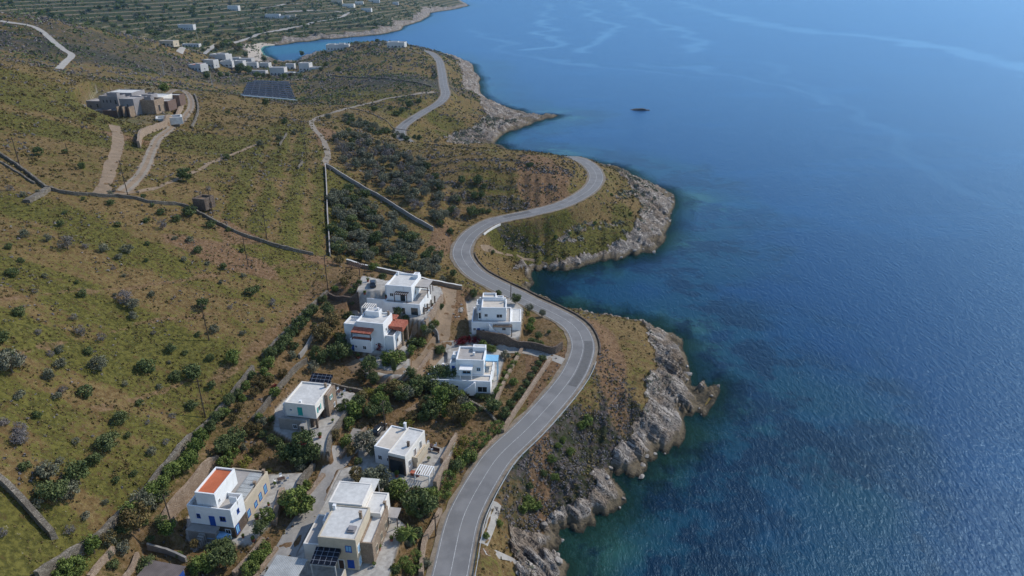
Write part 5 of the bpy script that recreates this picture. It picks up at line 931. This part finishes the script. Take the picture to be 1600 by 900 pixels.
# ------------------------------------------------------------------ low scrub and grass tufts: nobody could count them
def tufts(name, label, mat, weight, n, s0, s1, flat, seed, blades=9, rmax=520, rmin=0):
    g = np.random.default_rng(seed); area = GR*GR; cell = (GR < rmax)&(GR >= rmin)&(D > 3)&(RD > 4.9)&(PAVE < .2)&(TRK < .5)&(GA > R(-44))
    Wt = weight*cell*(GR**.75); c = np.cumsum(Wt.ravel()); idx = np.searchsorted(c, g.uniform(0, c[-1], n)); a = GA.ravel()[idx]+g.uniform(-.5, .5, n)*(A1-A0)/NA; l = GL.ravel()[idx]+g.uniform(-.5, .5, n)*(L1-L0)/NR
    r = np.exp(l); x, y = r*np.sin(a), r*np.cos(a); z = hgt(x, y); s_ = g.uniform(s0, s1, n)*np.clip(r/190, .85, 1.8 if rmin == 0 else 9)
    d = g.normal(size=(n, blades, 3)); d[..., 2] = np.abs(d[..., 2]); d /= np.linalg.norm(d, axis=2)[..., None]
    p = np.stack([x, y, z], 1)[:, None]+d*s_[:, None, None]*np.array([.5, .5, flat])*g.uniform(.5, 1, (n, blades, 1)); nr = d+g.normal(size=d.shape)*.4; nr /= np.linalg.norm(nr, axis=2)[..., None]
    t1 = np.cross(nr, g.normal(size=d.shape)); t1 /= np.linalg.norm(t1, axis=2)[..., None]; t2 = np.cross(nr, t1); q = (s_*.24)[:, None, None]*g.uniform(.7, 1.3, (n, blades, 1))
    V = np.stack([p-t1*q, p-t2*q*.7, p+t1*q, p+t2*q*.7], 2).reshape(-1, 3); T = np.repeat(np.clip(g.uniform(0, 1, n)[:, None]+g.uniform(-.2, .2, (n, blades)), 0, 1).ravel(), 4)
    me = cloud_mesh(name, V, T, LM[mat]); return link(name, me, None, kind='stuff', label=label)
fn = fbm(X/9, Y/9, 101, 3); fn2 = fbm(X/3, Y/3, 103, 3); notrock = (rock < .4)
tufts('low_scrub', 'low dark scrub speckling the dry slopes', 'brown', notrock*(sst(.5, .7, fn2)*.5+SCRUB*.45+.03), 12000, .45, 1.1, .5, 1)
tufts('grey_scrub', 'low grey-violet spiny scrub on the slopes', 'grey', notrock*(SCRUB*.9*sst(.35, .6, fn2)+.05*sst(.5, .6, fn)), 7000, .4, 1.0, .5, 2)
tufts('green_tufts', 'green and yellow grass tufts', 'brown', notrock*(sst(.48, .62, fn)*.8+GREEN*.8)*(1-SCRUB*.6), 14000, .25, .7, .4, 3)
tufts('brown_tufts', 'dry brown grass tufts', 'brown', notrock*(1-VIL*.5)*1.0, 18000, .25, .7, .4, 4)
tufts('rock_scrub', 'sparse green plants along the upper edge of the rocks', 'olive', (rock > .2)*sst(6, 16, D)*sst(.5, .65, fn2), 1500, .5, 1.2, .4, 5)

tufts('hill_scrub', 'dark scrub on the bare middle hill and the second headland', 'grey', notrock*(.35+sst(.45, .65, fbm(X/25, Y/25, 111, 4))), 6500, .35, .9, .45, 6, 8, 900, 480)
tufts('hill_scrub_green', 'dark green scrub on the middle hill and the second headland', 'dark', notrock*(.1+sst(.5, .65, fbm(X/18, Y/18, 112, 4))), 7000, .35, .9, .5, 7, 8, 900, 480)
tufts('far_scrub', 'dense dark scrub covering the far terraced hillside', 'dark', notrock*(X < 60)*(.15+sst(.42, .62, fbm(X/60, Y/60, 113, 4))), 9000, .35, .75, .6, 8, 8, 2200, 900)
gg = random.Random(31); n_ = 0; PG = PAVE > .2
def field_val(A_, x, y): return float(bil(A_, np.array((math.atan2(x, y)-A0)/(A1-A0)*(NA-1)), np.array((math.log(math.hypot(x, y))-L0)/(L1-L0)*(NR-1))))
VP = [(520,400),(700,440),(870,500),(885,560),(800,650),(700,780),(655,900),(60,930),(250,780),(340,660),(440,540),(505,470)]
while n_ < 95:
    x, y = gg.uniform(60, 880), gg.uniform(410, 900)
    if not inside(np.array([x]), np.array([y]), VP)[0]: continue
    g = G(x, y)
    if field_val(PAVE, g[0], g[1]) > .05 or field_val(TRK, g[0], g[1]) > .05 or field_val(RD, g[0], g[1]) < 7: continue
    k_ = gg.choice(['gbush', 'bush', 'bush', 'obush', 'brown', 'yellow', 'tree', 'green']); veg(k_, *g, gg.uniform(1.4, 3.6), 'garden_shrub', 'garden shrub on the planted terraces between the village houses', 'shrub', 'garden shrubs of the village terraces'); n_ += 1
# ------------------------------------------------------------------ power poles
PL = [(31,259,36,'timber power pole at the left edge above the long stone wall'),(200,306,54,'timber power pole at the junction of the dirt tracks'),(333,337,38,'timber power pole beside the stone hut'),(418,379,42,'power pole with crossarm in the striped green field'),(480,250,32,'distant power pole in the striped green field, nearest the white wall'),
 (388,416,42,'timber power pole in the upper field under the long stone wall'),(327,532,52,'timber power pole below the dark round bush in mid field'),(321,652,54,'timber power pole beside the boundary wall, middle of the slope'),(272,832,52,'timber power pole left of the orange-roofed house'),(513,456,54,'dark timber pole at the corner of the orange garden'),
 (602,672,44,'slender lamp pole behind the flat cream house'),(798,464,22,'thin pole beside the road behind the stepped white house'),(106,240,14,'short post near the left edge in the grass'),(681,838,30,'leaning thin pole beside the road wall at the bottom'),
 (361,130,26,'pale far pole left of the solar field'),(332,137,26,'pale far pole beside the small red-roofed house'),(309,60,16,'far pole below the lone house on the terraces'),(257,118,20,'far pole on the dark hill above the villa'),(548,64,12,'thin mast on the headland beside the long white house'),(401,37,20,'far pole on the terraced hillside, centre')]
for x, y, hp, lab in PL:
    g = G(x, y); d = math.hypot(g[0], g[1]); dep = math.atan2(H-g[2], d); z = d*math.cos(TH)+(H-g[2])*math.sin(TH); h = min(max(hp*z/F/math.cos(dep), 2), 11)
    o = thing('power_pole', lab, 'pole', g, random.uniform(0, 60)); MB().bar((0, 0, -.4), (random.uniform(-.15, .15), 0, h), .15, .10, 8).build('post', 'pole' if y > 140 else 'metal', o)
    if hp > 26: m = MB(); m.box(-.9, -.06, h-.7, .9, .06, h-.56); [m.bar((q, 0, h-.56), (q, 0, h-.3), .05) for q in (-.8, 0, .8)]; m.build('crossarm', 'pole', o)
# ------------------------------------------------------------------ cars
def paint(name, c):
    b = NB(name); b.col(c); b.rough(.3); b.p.inputs['Specular IOR Level'].default_value = .6; return b.m
def car(name, px, py, rz, c, label, suv=1.0):
    g = G(px, py); o = thing(name, label, 'car', (g[0], g[1], g[2]+.03), rz)
    def hull(name, prof, w0, w1, mat, par):
        m = MB(); n = len(prof)
        for s_, w_ in ((-1, w0), (1, w0)):
            for x, z, ww in prof: m.v.append((x, s_*ww, z*suv))
        m.f = [tuple(range(n)), tuple(range(2*n-1, n-1, -1))]+[(i, n+i, n+(i+1) % n, (i+1) % n) for i in range(n)]
        return m.build(name, mat, par, bevel=.05)
    hull('body', [(-2.1, .3, .84), (-2.15, .75, .84), (-2.0, 1.0, .82), (1.0, 1.0, .82), (1.95, .85, .80), (2.15, .6, .80), (2.1, .3, .82)], 1, 1, paint(name+'_paint', c), o)
    hull('cabin', [(-1.95, .99, .76), (-1.65, 1.42, .62), (-.1, 1.46, .62), (.95, .99, .76)], 1, 1, 'glass', o); MB().box(-1.6, -.6, 1.43*suv, -.1, .6, 1.5*suv).build('car_roof', paint(name+'_paint', c), o, bevel=.03)
    w_ = MB(); w_.bar((0, -.11, 0), (0, .11, 0), .34, .34, 14)
    for x in (-1.35, 1.35):
        for y in (-.78, .78): q = w_.build('wheel', M['glass'], o); q.location = (x, y, .34)
    for y in (-.6, .6): MB().box(2.05, y-.16, .62*suv, 2.14, y+.16, .76*suv).build('headlight', 'white', o)
car('parked_car', 583, 446, 100, (.015, .02, .035), 'dark blue car parked on the terrace left of the highest white house', 1.1)
car('parked_car', 593, 674, 70, (.02, .02, .022), 'dark car parked in the shade behind the flat cream house', 1.1)
# ------------------------------------------------------------------ covered boat
g = G(341, 842); o = thing('covered_boat', 'small boat under a light blue cover in front of the orange-roofed house', 'boat', (g[0], g[1], g[2]+.35), -6)
m = MB(); ns = 9; pr = []
for i in range(ns):
    t = i/(ns-1); x = -2.6+5.2*t; w_ = 1.0*(1-abs(2*t-.8)**2.6*.45)*(1 if t < .95 else .35); w_ *= (1-max(0, t-.6)**2*3.6); hh = 1.0+.12*math.sin(t*9)
    pr.append([(x, -w_*.55, 0), (x, -w_, .55), (x, -w_*.75, .85), (x, 0, hh), (x, w_*.75, .85), (x, w_, .55), (x, w_*.55, 0)])
for p in pr: m.v += p
for i in range(ns-1):
    for j in range(6): a = i*7+j; m.f.append((a, a+1, a+8, a+7))
    m.f.append((i*7+6, i*7, i*7+7, i*7+13))
m.f += [tuple(range(7)), tuple(range((ns-1)*7+6, (ns-1)*7-1, -1))]
m.build('boat_cover', tint('light_blue_tarpaulin', (.25, .45, .66), .12, 1.2), o, smooth=True); m = MB(); m.box(-1.6, -.5, -.38, -1.4, .5, .02).box(.9, -.45, -.38, 1.1, .45, .02); m.build('trestle', 'wood', o)
# ------------------------------------------------------------------ small things
g = G(477, 703); o = thing('parasol', 'faded red parasol among the dark trees in front of the solar panel house', 'parasol', g); m = MB(); n = 8; m.v = [(0, 0, 2.9)]+[(1.5*math.cos(i*math.pi/4), 1.5*math.sin(i*math.pi/4), 2.4) for i in range(8)]+[(0, 0, 2.82)]+[(1.45*math.cos(i*math.pi/4), 1.45*math.sin(i*math.pi/4), 2.33) for i in range(8)]
m.f = [(0, 1+i, 1+(i+1) % 8) for i in range(8)]+[(9, 10+(i+1) % 8, 10+i) for i in range(8)]+[(1+i, 10+i, 10+(i+1) % 8, 1+(i+1) % 8) for i in range(8)]; m.build('canopy', tint('faded_red_cloth', (.36, .06, .06), .15), o); MB().bar((0, 0, 0), (0, 0, 2.85), .035).build('pole', 'wood', o)
def pergola_thing(px, py, w_, d, h, rz, mat, lab, nm='timber_pergola', cover=None):
    g = G(px, py); o = thing(nm, lab, 'pergola', g, rz); pergola(o, -w_/2, -d/2, w_/2, d/2, -.5, h, mat=mat, n=7, posts=((0, 0), (1, 0), (0, 1), (1, 1)), name='frame', cover=cover)
pergola_thing(556, 426, 4.5, 4, 2.3, -12, 'wood', 'dark timber shelter at the top corner of the orange garden')
pergola_thing(664, 750, 3.2, 3, 2.3, -14, 'white', 'white-framed shelter at the lower end of the yard by the road')
def bench(px, py, rz, mat, lab, nm, cat, bx):
    g = G(px, py); o = thing(nm, lab, cat, g, rz)
    for n_, b_ in bx: MB().box(*b_).build(n_, mat, o)
bench(649, 742, -14, M['tiles'], 'red planter at the lower end of the yard by the road', 'planter', 'planter', [('body', (-.9, -.4, 0, .9, .4, .6)), ('rim', (-.98, -.48, .6, .98, .48, .7))])
bench(679, 706, -20, 'wood', 'dark wooden garden bench at the right edge of the cream house yard', 'garden_bench', 'bench', [('seat', (-1.1, -.3, .4, 1.1, .3, .48)), ('backrest', (-1.1, .25, .5, 1.1, .33, 1.0)), ('leg', (-1, -.28, 0, -.9, .28, .4)), ('leg', (.9, -.28, 0, 1, .28, .4))])
# rubble heap, islet rocks, shore boulders
def rockmesh(name, r, seed, mat, sub=3, flat=.6):
    bm = bmesh.new(); bmesh.ops.create_icosphere(bm, subdivisions=sub, radius=1); g = random.Random(seed); pl = [(Vector((g.gauss(0, 1), g.gauss(0, 1), g.gauss(0, 1))).normalized(), g.uniform(.55, .9)) for _ in range(14)]
    for v in bm.verts:
        for n_, d in pl:
            k = v.co.dot(n_)
            if k > d: v.co -= n_*(k-d)
        v.co = Vector((v.co.x*r[0], v.co.y*r[1], v.co.z*r[2]*flat))
    me = bpy.data.meshes.new(name); bm.to_mesh(me); bm.free(); me.materials.append(mat); return me
def rockmat(name, a, c):
    b = NB(name); n1 = b.noise(1.2, 5, .7, b.map((1, .3, 1), (0, 0, R(-37)))); b.col(b.mix(b.ss(n1, .35, .65), a, c)); b.bump(n1, .8, .3); return b.m
M['darkrock'] = rockmat('dark_wet_rock', (.035, .03, .03), (.12, .10, .09)); M['palerock'] = rockmat('pale_shore_rock', (.16, .135, .115), (.36, .33, .29))
g = P(1000, 172, 0)
for i, (dx, dy, r, l) in enumerate(((0, 0, (6.5, 3.4, 3.2), 'larger dark rock of the little islet off the second headland'), (-5.8, 1.2, (3, 2, 1.9), 'smaller dark rock on the left of the islet'), (6.4, -.8, (2.6, 1.8, 1.6), 'smallest dark rock on the right of the islet'))):
    o = link('islet_rock', rockmesh('islet_rock', r, i+3, M['darkrock']), None, label=l, category='rock'); o.location = (g[0]+dx, g[1]+dy, -.2)
rm_ = [rockmesh('boulder', (1, .8, .8), s_, M['palerock'], 2) for s_ in range(6)]; gq = random.Random(5); cnt = 0
cc = catmull([np.array([*c_, 0]) for c_ in coast[2:ci(775, 224)]], 1.5); cc = [c_ for c_ in cc if c_[1] < 420]
while cnt < 90:
    c_ = gq.choice(cc); x, y = c_[0]-abs(gq.gauss(0, 2.5)), c_[1]+gq.gauss(0, 2.2); z = float(hgt(x, y))
    if z < -.1 or z > 3: continue
    s_ = gq.uniform(.4, 1.5)*gq.uniform(.5, 1); o = link('boulder', gq.choice(rm_), None, label='loose boulder at the foot of the rocky shore', category='rock', group='boulders along the rocky shore'); o.location = (x, y, max(z, -.3)+.05); o.scale = (s_, s_*1.3, s_); o.rotation_euler = (gq.uniform(-.4, .4), gq.uniform(-.4, .4), R(53)+gq.uniform(-.5, .5)); cnt += 1
for i in range(9): s_ = gq.uniform(.5, 1.1); g = G(716+gq.uniform(-8, 8), 484+gq.uniform(-12, 12)); o = link('rubble_block', gq.choice(rm_), None, label='white rubble block in the heap left of the stepped white house', category='rubble', group='rubble heap blocks'); o.location = g; o.scale = (s_, s_, s_)

# ------------------------------------------------------------------ yard and roof clutter
def pot(px, py, s, red):
    g = G(px, py); o = thing('plant_pot', 'potted plant in a yard of the village', 'plant pot', g, 0, 'potted plants in the yards'); m = MB(); m.bar((0, 0, 0), (0, 0, .45*s), .2*s, .3*s, 10); m.build('pot', 'tiles' if red else 'offwhite', o)
    q = link('foliage', gq.choice(KIND['gbush'][0]), o); q.scale = (.8*s,)*3; q.location = (0, 0, .4*s)
for x, y in ((604,466),(612,468),(660,460),(668,470),(676,478),(655,490),(575,440),(570,460),(640,528),(632,535),(735,524),(745,527),(812,470),(806,515),(700,606),(768,600),(560,560),(600,575),(535,620),(548,612),(520,660),(500,684),(640,692),(660,700),(670,720),(655,742),(620,745),(430,760),(420,790),(408,800),(402,812),(380,840),(396,846),(600,830),(592,860),(612,845),(585,885)): pot(x, y, gq.uniform(.8, 1.5), gq.random() < .5)
for x, y, l in ((668,485,'curved terrace of the highest white house'),(636,540,'stone terrace of the red-tiled house'),(672,700,'yard of the flat cream house'),(440,752,'paved yard behind the orange-roofed house'),(530,615,'yard of the solar panel house')):
    g = G(x, y); o = thing('garden_table', 'small table on the '+l, 'table', g, gq.uniform(0, 90)); MB().box(-.7, -.45, .7, .7, .45, .75).build('tabletop', 'wood', o)
    for a, b_ in ((-.6, -.35), (.6, -.35), (-.6, .35), (.6, .35)): MB().box(a-.03, b_-.03, 0, a+.03, b_+.03, .7).build('leg', 'wood', o)
    for k_ in range(4):
        a = k_*math.pi/2+.4; c = thing('garden_chair', 'chair round the table on the '+l, 'chair', (g[0]+1.2*math.cos(a), g[1]+1.2*math.sin(a), g[2]), math.degrees(a)-90, 'chairs on the '+l); MB().box(-.25, -.25, .42, .25, .25, .47).build('seat', 'white', c); MB().box(-.25, .2, .47, .25, .25, .95).build('backrest', 'white', c)
        m = MB(); [m.box(u-.02, v-.02, 0, u+.02, v+.02, .42) for u in (-.22, .22) for v in (-.22, .22)]; m.build('legs', 'white', c)
build_terrain(); build_sea()
# ------------------------------------------------------------------ haze
hb = bmesh.new(); bmesh.ops.create_cube(hb, size=1); hm = bpy.data.meshes.new('haze'); hb.to_mesh(hm)
hzm = bpy.data.materials.new('haze_air'); hzm.use_nodes = True; t = hzm.node_tree; t.nodes.clear()
ou = t.nodes.new('ShaderNodeOutputMaterial'); pvn = t.nodes.new('ShaderNodeVolumePrincipled'); t.links.new(pvn.outputs[0], ou.inputs['Volume'])
pvn.inputs['Color'].default_value = (.35, .66, 1, 1); pvn.inputs['Density'].default_value = HAZE; pvn.inputs['Anisotropy'].default_value = .55
hm.materials.append(hzm); ho = link('haze', hm, kind='stuff', label='thin blue sea haze'); ho.scale = (19000, 19000, 215); ho.location = (0, 0, 215/2-16)
